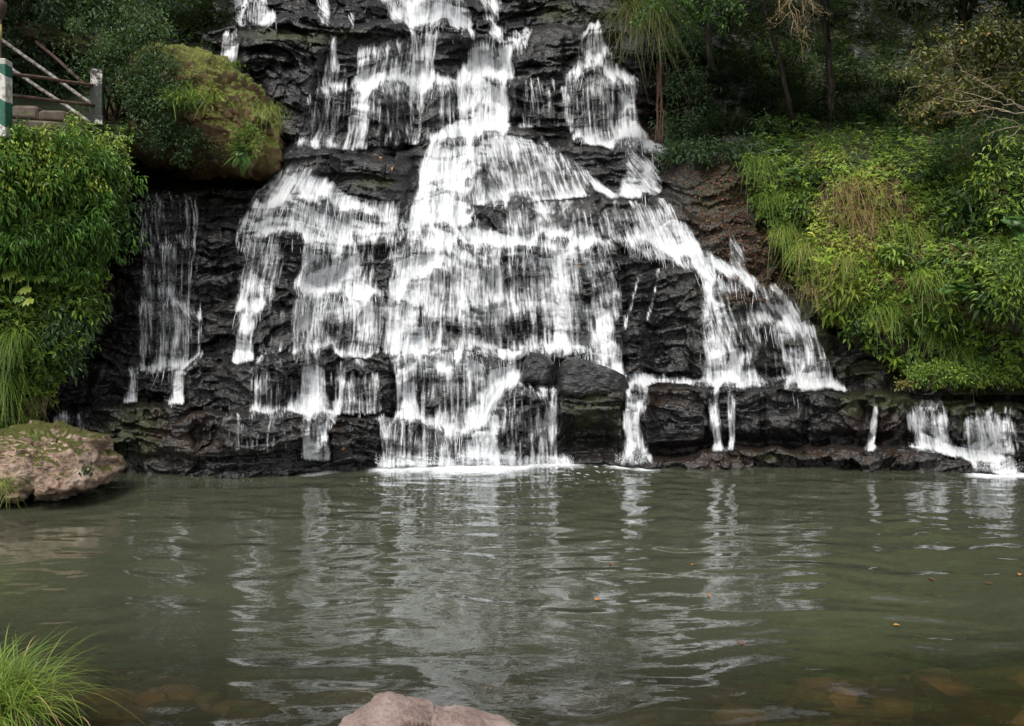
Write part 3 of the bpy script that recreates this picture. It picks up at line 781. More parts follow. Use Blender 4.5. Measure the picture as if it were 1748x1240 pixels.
def pool():
    gx = np.arange(-700, 2450, 3.0); gy = np.arange(770, 1420, 1.5)
    px, py = np.meshgrid(gx, gy)
    Y = CAMH * F / (py - HY); X = (px - CX) / F * Y
    wx = .25 * (fbm(X * 1.3, Y * 1.3, 0, 2, 81) - .5)
    near = sst(9.6, 5.5, Y); side = sst(5.5, 2.0, np.abs(X + .2))
    h = .024 * (fbm(X / .95, Y / .30 + wx * 6, 0, 2, 82) - .5) * (.35 + .65 * near)
    h += .017 * (vnoise(X / .46 + 2, Y / .15 + wx * 9, 0, 83) - .5) * (.5 + .5 * side)
    h += (.0048 - .0032 * near) * (vnoise(X / .14, Y / .055 + wx * 12, 0, 84) - .5)
    d = np.maximum(10.9 - Y, 0.02)
    h += .007 * (fbm(X / .16, Y / .06, 0, 3, 85) - .5) * np.exp(-d / 2.6)
    ring = np.hypot(X + .45, Y - 11.0)
    h += .0028 * np.sin(ring * 2 * np.pi / .34 + 3 * wx) * np.exp(-d / 4.5) * side
    depth = np.clip(-bed_z(X, Y), 0, 9)
    murk = 1 - np.exp(-depth * 3.3)
    foam = np.zeros_like(X)
    wl = pl(px, WL)
    for (a, b, r, s) in [(640, 985, .42, .8), (740, 900, .80, 1.0), (1046, 1112, .22, 1), (1660, 1790, .26, 1), (520, 565, .06, .3), (985, 1046, .06, .3)]:
        m = sst(a - 20, a + 12, px) * sst(b + 20, b - 12, px)
        dd = CAMH * F / (wl - HY) - Y
        foam = np.maximum(foam, m * s * sst(r, 0, dd - .10 + .5 * r * (fbm(X * 6, Y * 9, 0, 3, 86) - .5)))
    foam = np.clip(foam * (.55 + .9 * fbm(X * 14, Y * 22, 0, 3, 87)) , 0, 1)
    specks = (fbm(X * 16, Y * 30, 0, 3, 88) > .73) * np.exp(-d / .5) * .6
    foam = np.maximum(foam, specks * sst(1150, 1000, px) * sst(560, 640, px))
    V = np.stack([X, Y, h], -1).reshape(-1, 3)
    o = mesh_np('water', V, [grid_faces(*px.shape)], M_POOL, None, {'murk': murk, 'foam': foam})
    tag(o, 'murky olive pool with soft ripples below the falls', None, None, 'structure')
    V = np.stack([X, Y, bed_z(X, Y)], -1)
    f1, f2, cid, ox, oy = voro(X * 4.0 + 2 * wx, Y * 5.5, 17)
    V[..., 2] += (cid * .09 + .05 * sst(0, .25, f2)) * sst(4.2, 4.9, Y) - .02
    V[..., 2] = np.minimum(V[..., 2], -.012 + .4 * sst(4.1, 3.6, Y))
    o = mesh_np('pool_bed', V.reshape(-1, 3), [grid_faces(*px.shape)], M_BED)
    tag(o, 'reddish brown stony bed under the shallow near water', None, None, 'structure')
pool()

def shore():
    x, y = np.meshgrid(np.linspace(-9, 9, 200), np.linspace(-6, 4.6, 140))
    z = .5 * sst(4.25, 2.2, y + .25 * (fbm(x * .8, y * .8, 0, 3, 19) - .5)) + .08 * (fbm(x * 2, y * 2, 0, 4, 20) - .5) - .18
    z = z + .40 * sst(-1.75, -2.5, x) * sst(4.65, 4.2, y) 
    f = grid_faces(*x.shape)[:, ::-1]
    tag(mesh_np('ground', np.stack([x, y, z], -1).reshape(-1, 3), [f], M_BED), 'near shore where the photographer stands', None, None, 'structure')
shore()
# ------------------------------------------------------------------ rocks that stand on their own
def traced_rock(name, outline, Y, thick, mat, label, cat='rock', group=None, amp=.06, fq=3.0, seed=1, tilt=0.0, back=1.0, nu=150, nv=90, parent=None, cxy=None, flat=.75):
    """closed solid: the traced outline is its widest section; front and back bulge by their own thickness"""
    o = np.array(outline, float)
    c = o.mean(0) if cxy is None else np.array(cxy, float)
    e = np.concatenate([o, o[:1]]); k_ = np.linspace(0, len(o), len(o) * 12 + 1)[:-1]
    o = np.stack([np.interp(k_, np.arange(len(e)), e[:, 0]), np.interp(k_, np.arange(len(e)), e[:, 1])], -1)
    th = np.arctan2(o[:, 1] - c[1], o[:, 0] - c[0]); r = np.hypot(o[:, 0] - c[0], o[:, 1] - c[1])
    s = np.argsort(th); th, r = th[s], r[s]
    th = np.concatenate([th - 2*np.pi, th, th + 2*np.pi]); r = np.tile(r, 3)
    u = np.linspace(0, 2*np.pi, nu, endpoint=False) - np.pi
    v = np.linspace(.02, np.pi - .02, nv)
    U, Vv = np.meshgrid(u, v)
    rr = np.interp(U, th, r) * np.abs(np.sin(Vv)) ** flat
    X = rr * np.cos(U) / F * Y; Z = -rr * np.sin(U) / F * Y
    cs = np.cos(Vv); D = -np.sign(cs) * np.abs(cs) ** .8 * np.where(cs > 0, thick, thick * back)
    D = D + tilt * Z
    ctr = P(c[0], c[1], Y)
    pts = np.stack([X, D, Z], -1) + ctr
    n = np.stack([X, D, Z], -1); n /= np.linalg.norm(n, axis=-1, keepdims=True) + 1e-6
    q = pts * fq
    w = (fbm(q[..., 0], q[..., 1], q[..., 2], 5, seed) - .5) * 2
    d = w * 1.1
    for k, (sc, am) in enumerate(((.8, 1.1), (2.3, .55), (6.0, .22))):
        f1, f2, cid, ox, oy = voro(q[..., 0] * sc + w * .2 + q[..., 1] * sc * .5, q[..., 2] * sc * 1.5 + q[..., 1] * sc * .6, seed + k)
        d = d + am * ((cid - .5) * .8 + (((cid * 9.7) % 1) - .5) * ox * 2.4 + (((cid * 5.3) % 1) - .5) * oy * 2.4)
    d = amp * (d + (fbm(q[..., 0]*5, q[..., 1]*5, q[..., 2]*5, 4, seed+2) - .5) * .9)
    pts = pts + n * d[..., None]
    V = pts.reshape(-1, 3)
    i = np.arange(nu * nv).reshape(nv, nu)
    j = np.roll(i, -1, 1)
    q1 = np.stack([i[:-1], i[1:], j[1:], j[:-1]], -1).reshape(-1, 4)[:, ::-1]
    V = np.concatenate([V, [pts[0].mean(0), pts[-1].mean(0)]])
    a, b = nu * nv, nu * nv + 1
    t0 = np.stack([i[0], j[0], np.full(nu, a)], -1)[:, ::-1]; t1 = np.stack([j[-1], i[-1], np.full(nu, b)], -1)[:, ::-1]
    if parent is None:
        base = P(c[0], o[:, 1].max(), Y)
        ob = mesh_np(name, V - base, [q1, t0, t1], mat)
        ob.location = base
        return tag(ob, label, cat, group)
    return mesh_np(name, V, [q1, t0, t1], mat, parent)

big = traced_rock('mossy_boulder', [(225, 265), (215, 215), (225, 150), (250, 100), (290, 86), (340, 94), (390, 108), (425, 140), (448, 175), (462, 215), (478, 262), (478, 290), (455, 302), (400, 296), (330, 292), (270, 292)],
                  12.9, 1.15, M_BIGB, 'huge rounded brown boulder furred with moss above the left cascade', amp=.105, fq=1.9, seed=4, nu=300, nv=170)
traced_rock('boulder', [(-60, 764), (-20, 734), (30, 728), (90, 726), (116, 739), (158, 752), (176, 779), (200, 808), (191, 822), (146, 835), (100, 838), (40, 846), (0, 866), (-60, 872)],
            9.45, .62, M_SHORE, 'pale pink boulder with moss at the left edge of the pool', amp=.055, fq=2.9, seed=9, nu=220, nv=130, flat=.6)
traced_rock('boulder', [(556, 1271), (572, 1249), (596, 1231), (625, 1212), (655, 1211), (700, 1223), (760, 1236), (820, 1245), (865, 1255), (900, 1269), (880, 1309), (720, 1339), (580, 1309)],
            4.15, .28, M_FRONT, 'flat pinkish stone rising from the water at the bottom edge', amp=.022, fq=6, seed=13, nu=200, nv=110, flat=.6)
traced_rock('boulder', [(946, 664), (950, 640), (958, 622), (968, 611), (984, 611), (1000, 616), (1020, 624), (1045, 632), (1064, 640), (1070, 655), (1066, 672), (1010, 676), (955, 674)],
            11.55, .42, M_ROCK, 'large black wedge rock standing on the bottom ledge left of the narrow spout', amp=.022, fq=3.4, seed=21, flat=.40)
traced_rock('boulder', [(888, 650), (892, 618), (905, 602), (925, 604), (945, 620), (946, 645), (930, 654)],
            11.6, .30, M_ROCK, 'small black rock poking out of the white water beside the wedge rock', amp=.018, fq=4, seed=22, flat=.5, nu=90, nv=60)
traced_rock('rock_slab', [(48, 62), (60, 48), (90, 50), (130, 60), (180, 76), (200, 100), (150, 108), (90, 98), (55, 80)], 13.5, .6, M_SLAB, 'tilted mossy slab above the railing at the top left', amp=.08, fq=2, seed=42, flat=.5)

# ------------------------------------------------------------------ banks: relief sheets that the plants grow on
def right_bank(px, py):
    xb = np.interp(py, [-300, 60, 150, 220, 280, 340, 400, 450, 500, 530, 560, 600, 640, 662, 700], [1190, 1190, 1340, 1292, 1262, 1285, 1315, 1345, 1378, 1400, 1440, 1490, 1545, 1590, 1700])
    d = (px - xb)
    bulge = 1.15 * np.sqrt(np.clip(d, 0, 320) / 320) + .35 * np.clip(d - 200, 0, 800) / 300
    g = gat(px, py, GB)
    b = bulge * np.interp(py, [-300, 50, 130, 230, 480, 590, 640, 668], [-.25, -.25, .45, .9, 1.15, .50, .25, .10])
    lump = .40 * (fbm(px / 90, py / 70, 0, 3, 55) - .5) * sst(0, 60, d)
    return np.where(d > 0, g - b - lump - .05, g + np.clip(-d, 0, 60) * .02), d

def left_bank(px, py):
    xb = np.interp(py, [-300, 200, 215, 235, 300, 380, 450, 520, 600, 640, 700, 740, 800], [150, 190, 215, 226, 222, 205, 178, 166, 150, 112, 66, 45, 20])
    d = (xb - px)
    bulge = 1.2 * np.clip(d, 0, 260) ** .75 / 260 ** .75 + .5 * np.clip(d - 150, 0, 600) / 300
    lump = .40 * (fbm(px / 80, py / 60, 0, 3, 56) - .5) * sst(0, 60, d)
    base = np.interp(py, [200, 240, 600, 720, 850], [12.0, 11.3, 10.75, 10.6, 10.4])
    return np.where(d > 0, base - bulge - lump, gat(px, py, GB) + np.clip(-d, 0, 60) * .02), d
GB = blur(GS, 10)

def bank(fn, x0, x1, y0, y1, name, label):
    px, py = np.meshgrid(np.arange(x0, x1, 6.0), np.arange(y0, y1, 6.0))
    Y, d = fn(px, py)
    V = P(px, py, Y)
    H, W = px.shape
    keep = ((d[:-1, :-1] > -14) & (d[1:, 1:] > -14))
    q = grid_faces(H, W, keep)
    v, q, _ = compact(V.reshape(-1, 3), q, {})
    tag(mesh_np(name, v, [q], M_SOIL), label, None, None, 'structure')
bank(right_bank, 1180, 2400, 20, 676, 'hillside', 'steep earth bank under the plants on the right')
bank(left_bank, -500, 300, 212, 800, 'hillside', 'steep earth bank under the plants on the left')

def terrace():
    """flat ground the railing stands on, running back to the forest floor"""
    px, k = np.meshgrid(np.linspace(-700, 240, 90), np.linspace(0, 1, 60))
    y0 = left_bank(px, 0 * px + 214)[0] + .02
    y = y0 + k * (19 - y0)
    x = (px - CX) / F * y
    z0 = P(0 * px, 214, y0)[..., 2]
    z = z0 + .10 * (fbm(x, y, 0, 4, 77) - .5) * sst(0, .1, k) + np.clip(y - 11.8, 0, 9) * .62
    tag(mesh_np('ground', np.stack([x, y, z], -1).reshape(-1, 3), [grid_faces(*x.shape)[:, ::-1]], M_SOIL), 'earth terrace behind the railing', None, None, 'structure')
terrace()

def back_hill():
    """the forest floor rising on from the top of the rock face"""
    top = P(GX, GY[0], blur(G, 4)[0])[::8]
    rows = [top]
    for k in range(1, 30):
        q = top.copy(); q[:, 1] += k * 1.1; q[:, 0] *= 1 + k * .03
        q[:, 2] += k * .55 * (1 - np.exp(-((top[:, 0] / top[:, 1] * F + 95) / 260.0) ** 4)) + 1.2 * min(1, k * .3) * (fbm(q[:, 0] / 4, q[:, 1] / 4, 0, 3, 78) - .5)
        rows.append(q)
    V = np.stack(rows[::-1])
    tag(mesh_np('hills', V.reshape(-1, 3), [grid_faces(*V.shape[:2])], M_SOIL), 'forest floor rising above the falls', None, None, 'structure')
back_hill()

# ------------------------------------------------------------------ leaves, blades, stems
def norm(a): return a / (np.linalg.norm(a, axis=-1, keepdims=True) + 1e-9)

def leaf_cards(pos, ax, up, L, W, tint, droop=.25, fold=.15):
    """folded, drooping leaf shapes of six corners; arrays of n"""
    ax = norm(ax); side = norm(np.cross(ax, up)); nn = np.cross(side, ax)
    L = np.asarray(L)[:, None]; W = np.asarray(W)[:, None]
    def pt(t, s, z): return pos + ax * L * t + side * W * s + nn * (z * L) - np.array([0, 0, 1.0]) * (droop * t * t * L)
    V = np.stack([pt(0, 0, 0), pt(.35, .5, fold), pt(.35, -.5, fold), pt(.38, 0, 0), pt(.72, .36, fold * .7), pt(.72, -.36, fold * .7), pt(.75, 0, 0), pt(1, 0, -.02)], 1)
    n = len(pos)
    b = (np.arange(n) * 8)[:, None, None]
    T = np.array([(0, 3, 1), (0, 2, 3), (4, 6, 7), (6, 5, 7)]); Q = np.array([(1, 3, 6, 4), (3, 2, 5, 6)])
    return V.reshape(-1, 3), [(T[None] + b).reshape(-1, 3), (Q[None] + b).reshape(-1, 4)], np.repeat(tint, 8)

def small_leaves(pos, ax, up, L, W, tint):
    """four-corner leaf bent along its rib"""
    ax = norm(ax); side = norm(np.cross(ax, up)); nn = np.cross(side, ax)
    L = np.asarray(L)[:, None]; W = np.asarray(W)[:, None]
    V = np.stack([pos, pos + ax * L * .45 + side * W * .5 + nn * L * .08, pos + ax * L - nn * L * .06, pos + ax * L * .45 - side * W * .5 + nn * L * .08], 1)
    b = (np.arange(len(pos)) * 4)[:, None, None]
    T = np.array([(0, 2, 1), (0, 3, 2)])
    return V.reshape(-1, 3), [(T[None] + b).reshape(-1, 3)], np.repeat(tint, 4)

def blades(root, dr, L, W, bend, tint, seg=5):
    """tapering arching grass blades; bend = how far the tip falls"""
    n = len(root); dr = norm(dr)
    hor = dr.copy(); hor[:, 2] = 0; hor = norm(hor + 1e-4)
    side = norm(np.cross(dr, np.array([0, 0, 1.0]) + 1e-3))
    out = []
    for k in range(seg + 1):
        t = k / seg
        c = root + dr * (L * t)[:, None] + hor * (bend * L * t * t * .35)[:, None] - np.array([0, 0, 1.0]) * (bend * L * t ** 2.2)[:, None]
        w = (W * (1 - t) ** .6 * .5)[:, None] if k < seg else (W * .03)[:, None]
        out += [c - side * w, c + side * w]
    V = np.stack(out, 1)
    b = (np.arange(n) * 2 * (seg + 1))[:, None, None]
    Q = np.array([(2*k, 2*k+1, 2*k+3, 2*k+2) for k in range(seg)])
    return V.reshape(-1, 3), [(Q[None] + b).reshape(-1, 4)], np.repeat(tint, 2 * (seg + 1))

def join(parts):
    Vs, Fs, Ts, o = [], {}, [], 0
    for V, fs, t in parts:
        for f in fs: Fs.setdefault(f.shape[1], []).append(f + o)
        Vs.append(V); Ts.append(t); o += len(V)
    return np.concatenate(Vs), [np.concatenate(f) for f in Fs.values()], np.concatenate(Ts)

def leafmesh(name, parts, mat, parent=None):
    V, Fs, T = join(parts)
    return mesh_np(name, V, Fs, mat, parent, {'tint': T}, False)

def tube(path, r, ns=7):
    """tapered tube along a path (k,3) with radii (k,)"""
    path = np.asarray(path, float); r = np.asarray(r, float)
    d = norm(np.gradient(path, axis=0))
    ref = np.array([.31, .77, .2]) if abs(d[0][2]) > .5 else np.array([0, .1, 1.0])
    a = norm(np.cross(d, ref)); b = np.cross(d, a)
    u = np.linspace(0, 2*np.pi, ns, endpoint=False)
    V = path[:, None] + (a[:, None] * np.cos(u)[None, :, None] + b[:, None] * np.sin(u)[None, :, None]) * r[:, None, None]
    i = np.arange(len(path) * ns).reshape(len(path), ns); j = np.roll(i, -1, 1)
    q = np.stack([i[:-1], j[:-1], j[1:], i[1:]], -1).reshape(-1, 4)
    caps = [np.array([i[0][[0, k+1, k]] for k in range(1, ns-1)]), np.array([i[-1][[0, k, k+1]] for k in range(1, ns-1)])]
    return V.reshape(-1, 3), [q] + caps, np.zeros(len(path) * ns)

def wiggle(a, b, n, amp, r=rng):
    """a crooked path from a to b"""
    t = np.linspace(0, 1, n)[:, None]
    p = np.asarray(a) * (1-t) + np.asarray(b) * t
    w = np.cumsum(r.normal(0, amp, (n, 3)), 0); w = w - w[0] - (w[-1] - w[0]) * t
    return p + w

def surf(fn, px, py):
    """point and outward normal on a bank"""
    Y, d = fn(px, py)
    p = P(px, py, Y)
    a = P(px + 6, py, fn(px + 6, py)[0]) - p; b = P(px, py + 6, fn(px, py + 6)[0]) - p
    n = norm(np.cross(b, a)); n = n * np.sign(-n[:, 1:2])
    return p, n, d

# ---- ground cover: small leafy sprigs that nobody could count
def sprigs(fn, n, box, keep, size, tints, ratio, lpp=7, mask=None, upw=.5):
    px = rng.uniform(box[0], box[1], n); py = rng.uniform(box[2], box[3], n)
    d = fn(px, py)[1]
    ok = (d > keep) & (py > box[2] + 26 * rng.random(n))
    if mask is not None: ok &= mask(px, py) > rng.random(n)
    px, py = px[ok], py[ok]
    p, nr, _ = surf(fn, px, py)
    n = len(px)
    clump = fbm(px / 26, py / 22, 0, 3, 61)
    sz = size * (.6 + .9 * clump) * rng.uniform(.7, 1.3, n)
    stem = norm(nr * .8 + np.array([0, 0, upw]) + rng.normal(0, .25, (n, 3)))
    top = p + stem * (sz * rng.uniform(.6, 2.4, n))[:, None]
    pos = np.repeat(top, lpp, 0); st = np.repeat(stem, lpp, 0)
    q = rng.normal(0, 1, (n * lpp, 3)); q = q - st * (q * st).sum(-1, keepdims=True)
    ax = norm(norm(q) + st * .35 - np.array([0, 0, .15]))
    pos = pos - st * (np.repeat(sz, lpp) * rng.uniform(0, 1.2, n * lpp))[:, None]
    L = np.repeat(sz, lpp) * rng.uniform(.6, 1.15, n * lpp)
    base = np.repeat(tints(px, py) + (vnoise(px / 9, py / 9, 0, 62) - .5) * .35, lpp)
    tint = np.clip(base + rng.normal(0, .10, n * lpp), 0, 1)
    return small_leaves(pos, ax, st + np.array([0, -.3, .6]), L, L * ratio, tint)

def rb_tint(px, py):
    return .40 + .42 * np.exp(-(((px - 1450) / 130) ** 2 + ((py - 400) / 170) ** 2)) + .22 * np.exp(-(((px - 1640) / 90) ** 2 + ((py - 620) / 60) ** 2)) - .16 * sst(300, 200, py) - .12 * sst(1600, 1720, px) * sst(480, 380, py)  # shade of the crest is put into the leaf tint
def rb_mask(px, py):
    return 1 - .93 * np.exp(-(((px - 1520) / 80) ** 2 + ((py - 598) / 36) ** 2) ** 1.5) - .8 * sst(.52, .66, fbm(px / 26, py / 30, 0, 3, 65))
def lb_tint(px, py):
    return .50 - .12 * sst(520, 640, py) + .15 * vnoise(px / 60, py / 60, 0, 63)
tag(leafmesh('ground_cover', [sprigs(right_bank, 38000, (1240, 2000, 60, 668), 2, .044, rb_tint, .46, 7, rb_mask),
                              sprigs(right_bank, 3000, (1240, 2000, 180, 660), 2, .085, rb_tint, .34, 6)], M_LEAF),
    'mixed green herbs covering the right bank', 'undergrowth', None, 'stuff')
tag(leafmesh('ground_cover', [sprigs(left_bank, 9000, (-260, 250, 215, 760), 1, .06, lb_tint, .42)], M_LEAF),
    'low herbs covering the left bank', 'undergrowth', None, 'stuff')

def relief_fn(px, py):
    return gat(px, py, GB) - .02, np.full(np.shape(px), 50.0)
def wood_mask(px, py):
    return np.where(px > 800, sst(1120, 1190, px + .2 * py) * np.interp(py, [-240, 60, 170, 250], [1, 1, .8, .0]), sst(430, 330, px + .3 * py) * (py < 150))
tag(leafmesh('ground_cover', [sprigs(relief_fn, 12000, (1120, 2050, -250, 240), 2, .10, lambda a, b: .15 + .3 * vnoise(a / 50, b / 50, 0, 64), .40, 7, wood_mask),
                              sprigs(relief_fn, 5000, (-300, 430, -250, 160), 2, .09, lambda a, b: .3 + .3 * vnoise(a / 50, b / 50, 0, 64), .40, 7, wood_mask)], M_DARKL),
    'shaded undergrowth covering the wooded slope', 'undergrowth', None, 'stuff')

tag(leafmesh('dry_ground_cover', [sprigs(right_bank, 9000, (1300, 1800, 230, 560), 2, .045, lambda a, b: .3 + .5 * vnoise(a / 30, b / 30, 0, 66), .22, 6, lambda a, b: sst(.50, .66, fbm(a / 46, b / 34, 2, 3, 67)))], M_DRYG),
    'withered brownish herbs among the green on the right bank', 'undergrowth', None, 'stuff')
# ------------------------------------------------------------------ plants that stand apart
def cloud(ctrs, rad, per, L, ratio, tint, sp=.12, hang=.25, kind=small_leaves):
    """leaves on the outside of small clumps, as on a shrub"""
    ctrs = np.asarray(ctrs); n = len(ctrs) * per
    c = np.repeat(ctrs, per, 0); r = np.repeat(np.broadcast_to(rad, len(ctrs)), per)
    q = norm(rng.normal(0, 1, (n, 3)))
    rr = r * rng.random(n) ** .45
    pos = c + q * rr[:, None]
    ax = norm(q * .8 + rng.normal(0, .45, (n, 3)) - np.array([0, 0, hang]))
    up = norm(q * .5 + np.array([0, -.35, .9]) + rng.normal(0, .25, (n, 3)))
    l = L * rng.uniform(.55, 1.2, n)
    tt = np.repeat(tint + rng.normal(0, .10, len(ctrs)), per) + rng.normal(0, sp, n)
    return kind(pos, ax, up, l, l * ratio, np.clip(tt, 0, 1))

def shrub(name, ctr, size, n, per, L, ratio, tint, mat, label, cat='shrub', group=None, root=None, rad=.16, stems=5, kind=small_leaves, stem_mat=None, hang=.25):
    ctr = np.asarray(ctr, float); size = np.asarray(size, float)
    root = ctr - np.array([0, -size[1] * .3, size[2]]) if root is None else np.asarray(root, float)
    q = norm(rng.normal(0, 1, (n, 3))) * rng.random((n, 1)) ** .5
    cs = ctr + q * size
    t = thing(name, root, label, cat, group)
    leafmesh('foliage', [cloud(cs, rad * rng.uniform(.6, 1.3, n), per, L, ratio, tint, kind=kind, hang=hang)], mat, t)
    parts = []
    for k in range(stems):
        e = cs[rng.integers(n)]
        m = wiggle(root, e, 7, np.linalg.norm(e - root) * .035)
        parts.append(tube(m, np.linspace(.016, .004, 7) * (1 + size.max() * .5), 5))
        for b in range(3):
            f = cs[rng.integers(n)]
            if np.linalg.norm(f - m[4]) < size.max() * 1.2:
                parts.append(tube(wiggle(m[3], f, 5, .02), np.linspace(.007, .002, 5), 4))
    V, Fs, T = join(parts)
    mesh_np('stem', V, Fs, stem_mat or M_BARK, t)
    return t

def tuft(px, py, Y, n, L, W, mat, label, lean=(0, -.4, .8), spread=.5, bend=.9, tint=(.5, .2), cat='grass tuft', group=None, r=.08, name='grass_tuft', pos=None):
    p = P(px, py, Y) if pos is None else np.asarray(pos, float)
    root = p + rng.normal(0, r, (n, 3)) * np.array([1, .6, .4])
    d = norm(np.array(lean) + rng.normal(0, spread, (n, 3)))
    l = L * rng.uniform(.45, 1.1, n)
    V, Fs, T = blades(root, d, l, np.full(n, W) * rng.uniform(.6, 1.2, n), rng.uniform(.3, 1.3, n) * bend, np.clip(rng.normal(tint[0], tint[1], n), 0, 1))
    o = mesh_np(name, V - p, Fs, mat, None, {'tint': T}, False)
    o.location = p
    return tag(o, label, cat, group)

def frond(root, d, L, n=16, wid=.30, droop=.5):
    t = np.linspace(.12, 1, n)
    path = root + norm(d) * L * t[:, None] - np.array([0, 0, 1.0]) * (droop * L * t ** 2)[:, None]
    ax = norm(np.gradient(path, axis=0))
    side = norm(np.cross(ax, np.array([0, -.3, 1.0])))
    up = np.cross(side, ax)
    w = L * wid * np.sin(np.pi * np.clip(t * .95 + .03, 0, 1)) ** .7
    out = []
    for s in (-1, 1):
        out.append(small_leaves(path, norm(side * s + ax * .35 - np.array([0, 0, .15])), up, w, w * .28, np.clip(rng.normal(.5, .08, n), 0, 1)))
    return out, path

def fern(p, k, L, mat, label, group=None, face=(0, -1, .5), tint_shift=0, name='fern', cat='fern'):
    p = np.asarray(p, float)
    t = thing(name, p, label, cat, group)
    parts, stems = [], []
    for i in range(k):
        d = norm(np.array(face) + rng.normal(0, .75, 3) + np.array([0, 0, .4]))
        o, path = frond(p + rng.normal(0, .015, 3), d, L * rng.uniform(.7, 1.1))
        parts += o; stems.append(tube(np.concatenate([[p], path]), np.linspace(.003, .0008, len(path) + 1), 4))
    leafmesh('frond', parts, mat, t)
    V, Fs, T = join(stems); mesh_np('stem', V, Fs, M_ROOT, t)
    return t

def bank_pt(fn, px, py, off=.05):
    p, n, _ = surf(fn, np.array([float(px)]), np.array([float(py)]))
    return p[0] + n[0] * off

# ---- left bank
def bush_on_bank(fn, box, n, per, L, ratio, tint, mat, name, label, off=(.03, .35), kind=leaf_cards, rad=.12, cat='bush', group=None, hang=.6, dark=None):
    px = rng.uniform(box[0], box[1], n); py = rng.uniform(box[2], box[3], n)
    e = ((px - (box[0] + box[1]) / 2) / ((box[1] - box[0]) / 2)) ** 2 + ((py - (box[2] + box[3]) / 2) / ((box[3] - box[2]) / 2)) ** 2
    ok = (e < 1.25) & (fn(px, py)[1] > -6)
    p, nr, _ = surf(fn, px[ok], py[ok])
    cs = p + nr * rng.uniform(off[0], off[1], len(p))[:, None]
    root = p[np.argmax(cs[:, 2] * 0 - np.abs(px[ok] - np.mean(px[ok])))]
    t = thing(name, root, label, cat, group)
    leafmesh('foliage', [cloud(cs, rad, per, L, ratio, tint, hang=hang, kind=kind)], mat, t)
    st = []
    for k in range(12):
        st.append(tube(wiggle(root, cs[rng.integers(len(cs))], 7, .03), np.linspace(.012, .003, 7), 5))
    V, Fs, T = join(st); mesh_np('stem', V, Fs, M_BARK, t)
    return t
bush_on_bank(left_bank, (-60, 205, 236, 455), 230, 46, .085, .24, .66, M_BAMB, 'leafy_bush', 'dense bush of narrow drooping green leaves below the railing', (.0, .42), rad=.15)
bush_on_bank(left_bank, (40, 190, 232, 330), 50, 26, .06, .42, .70, M_LEAF, 'leafy_bush', 'looser round leaved shoots on top of the narrow-leaved bush by the railing', (.1, .4))
bush_on_bank(left_bank, (-60, 100, 240, 340), 50, 26, .055, .45, .75, M_LEAF, 'leafy_bush', 'yellowish weeds at the left edge just under the striped post', (.2, .45))
bush_on_bank(left_bank, (140, 215, 320, 420), 40, 20, .06, .40, .50, M_MIDL, 'leafy_bush', 'darker leafy shoots at the right edge of the narrow-leaved bush', (.05, .35))
bush_on_bank(left_bank, (70, 215, 400, 560), 110, 26, .075, .42, .45, M_LEAF, 'leafy_bush', 'low bright green bush at the edge of the left bank under the narrow-leaved bush', (.02, .2))
bush_on_bank(left_bank, (60, 190, 520, 650), 70, 18, .075, .36, .50, M_MIDL, 'leafy_bush', 'small blue green bush hanging over the dark rock at the foot of the left bank', (.02, .25))
bush_on_bank(left_bank, (-80, 110, 380, 520), 90, 22, .07, .45, .45, M_LEAF, 'leafy_bush', 'mixed round leaved bush above the big yellow leaves at the left edge', (.02, .2))

def broadleaf():
    t = thing('broadleaf_plant', bank_pt(left_bank, 20, 515), 'plant with big ragged yellow green leaves at the left edge', 'plant')
    lv, st = [], []
    root = np.array(parent_origin(t))
    for (px, py, s, tn) in [(40, 470, 0.15, 0.45), (15, 492, 0.163, 0.62), (30, 515, 0.17, 0.8), (5, 528, 0.163, 0.95), (48, 528, 0.116, 0.35), (62, 485, 0.136, 0.3), (75, 505, 0.109, 0.2), (-20, 500, 0.163, 0.6), (22, 500, 0.14, 0.9), (52, 500, 0.12, 0.3), (-2, 480, 0.14, 0.5)]:
        p = bank_pt(left_bank, px, py, .35)
        st.append(tube(wiggle(root, p, 6, .01), np.linspace(.007, .003, 6), 5))
        a = norm(np.array([rng.normal(0, .5), -.6, -.55]))
        for k, an in enumerate(np.linspace(-1.5, 1.5, 7)):
            side = norm(np.cross(a, np.array([0, -.5, 1.0])))
            d = norm(a * math.cos(an) + side * math.sin(an))
            lv.append(leaf_cards(p[None], d[None], np.array([[0, -.6, .8]]), [s * (.8 - .12 * abs(an))], [s * .36], np.array([tn]), .2, .05))
    leafmesh('leaf', lv, M_LIME, t)
    V, Fs, T = join(st); mesh_np('stem', V, Fs, M_LEAF, t)
broadleaf()
for (px, py, n, L, lb, m, tn) in [(15, 575, 420, .55, 'long arching green grass on the left bank under the big yellow leaves', M_GRASS, (.45, .15)),
                              (5, 640, 380, .6, 'lower hanging grass tuft at the left edge above the shore boulder', M_GRASS, (.35, .2)),
                              (60, 680, 160, .35, 'brownish hanging grass at the foot of the left bank', M_DRYG, (.3, .25)),
                              (172, 500, 120, .26, 'small rust brown grass tuft at the edge of the left bank', M_DRYG, (.7, .2)),
                              (95, 410, 80, .32, 'sparse upright grass in the middle of the left bank', M_GRASS, (.5, .2)),
                              (30, 440, 100, .35, 'thin grass above the big yellow leaves', M_GRASS, (.5, .2))]:
    tuft(0, 0, 0, n, L, .007, m, lb, (0.05, -.7, .55), .35, 1.2, tn, pos=bank_pt(left_bank, px, py, .05))
for (px, py, L, lb) in [(70, 330, .32, 'pale fern among the narrow leaves below the railing'), (120, 500, .24, 'little fern on the left bank beside the low bright bush'), (250, 395, .2, 'tiny fern at the right tip of the left bank')]:
    fern(bank_pt(left_bank, px, py, .22), 7, L, M_LEAF, lb)
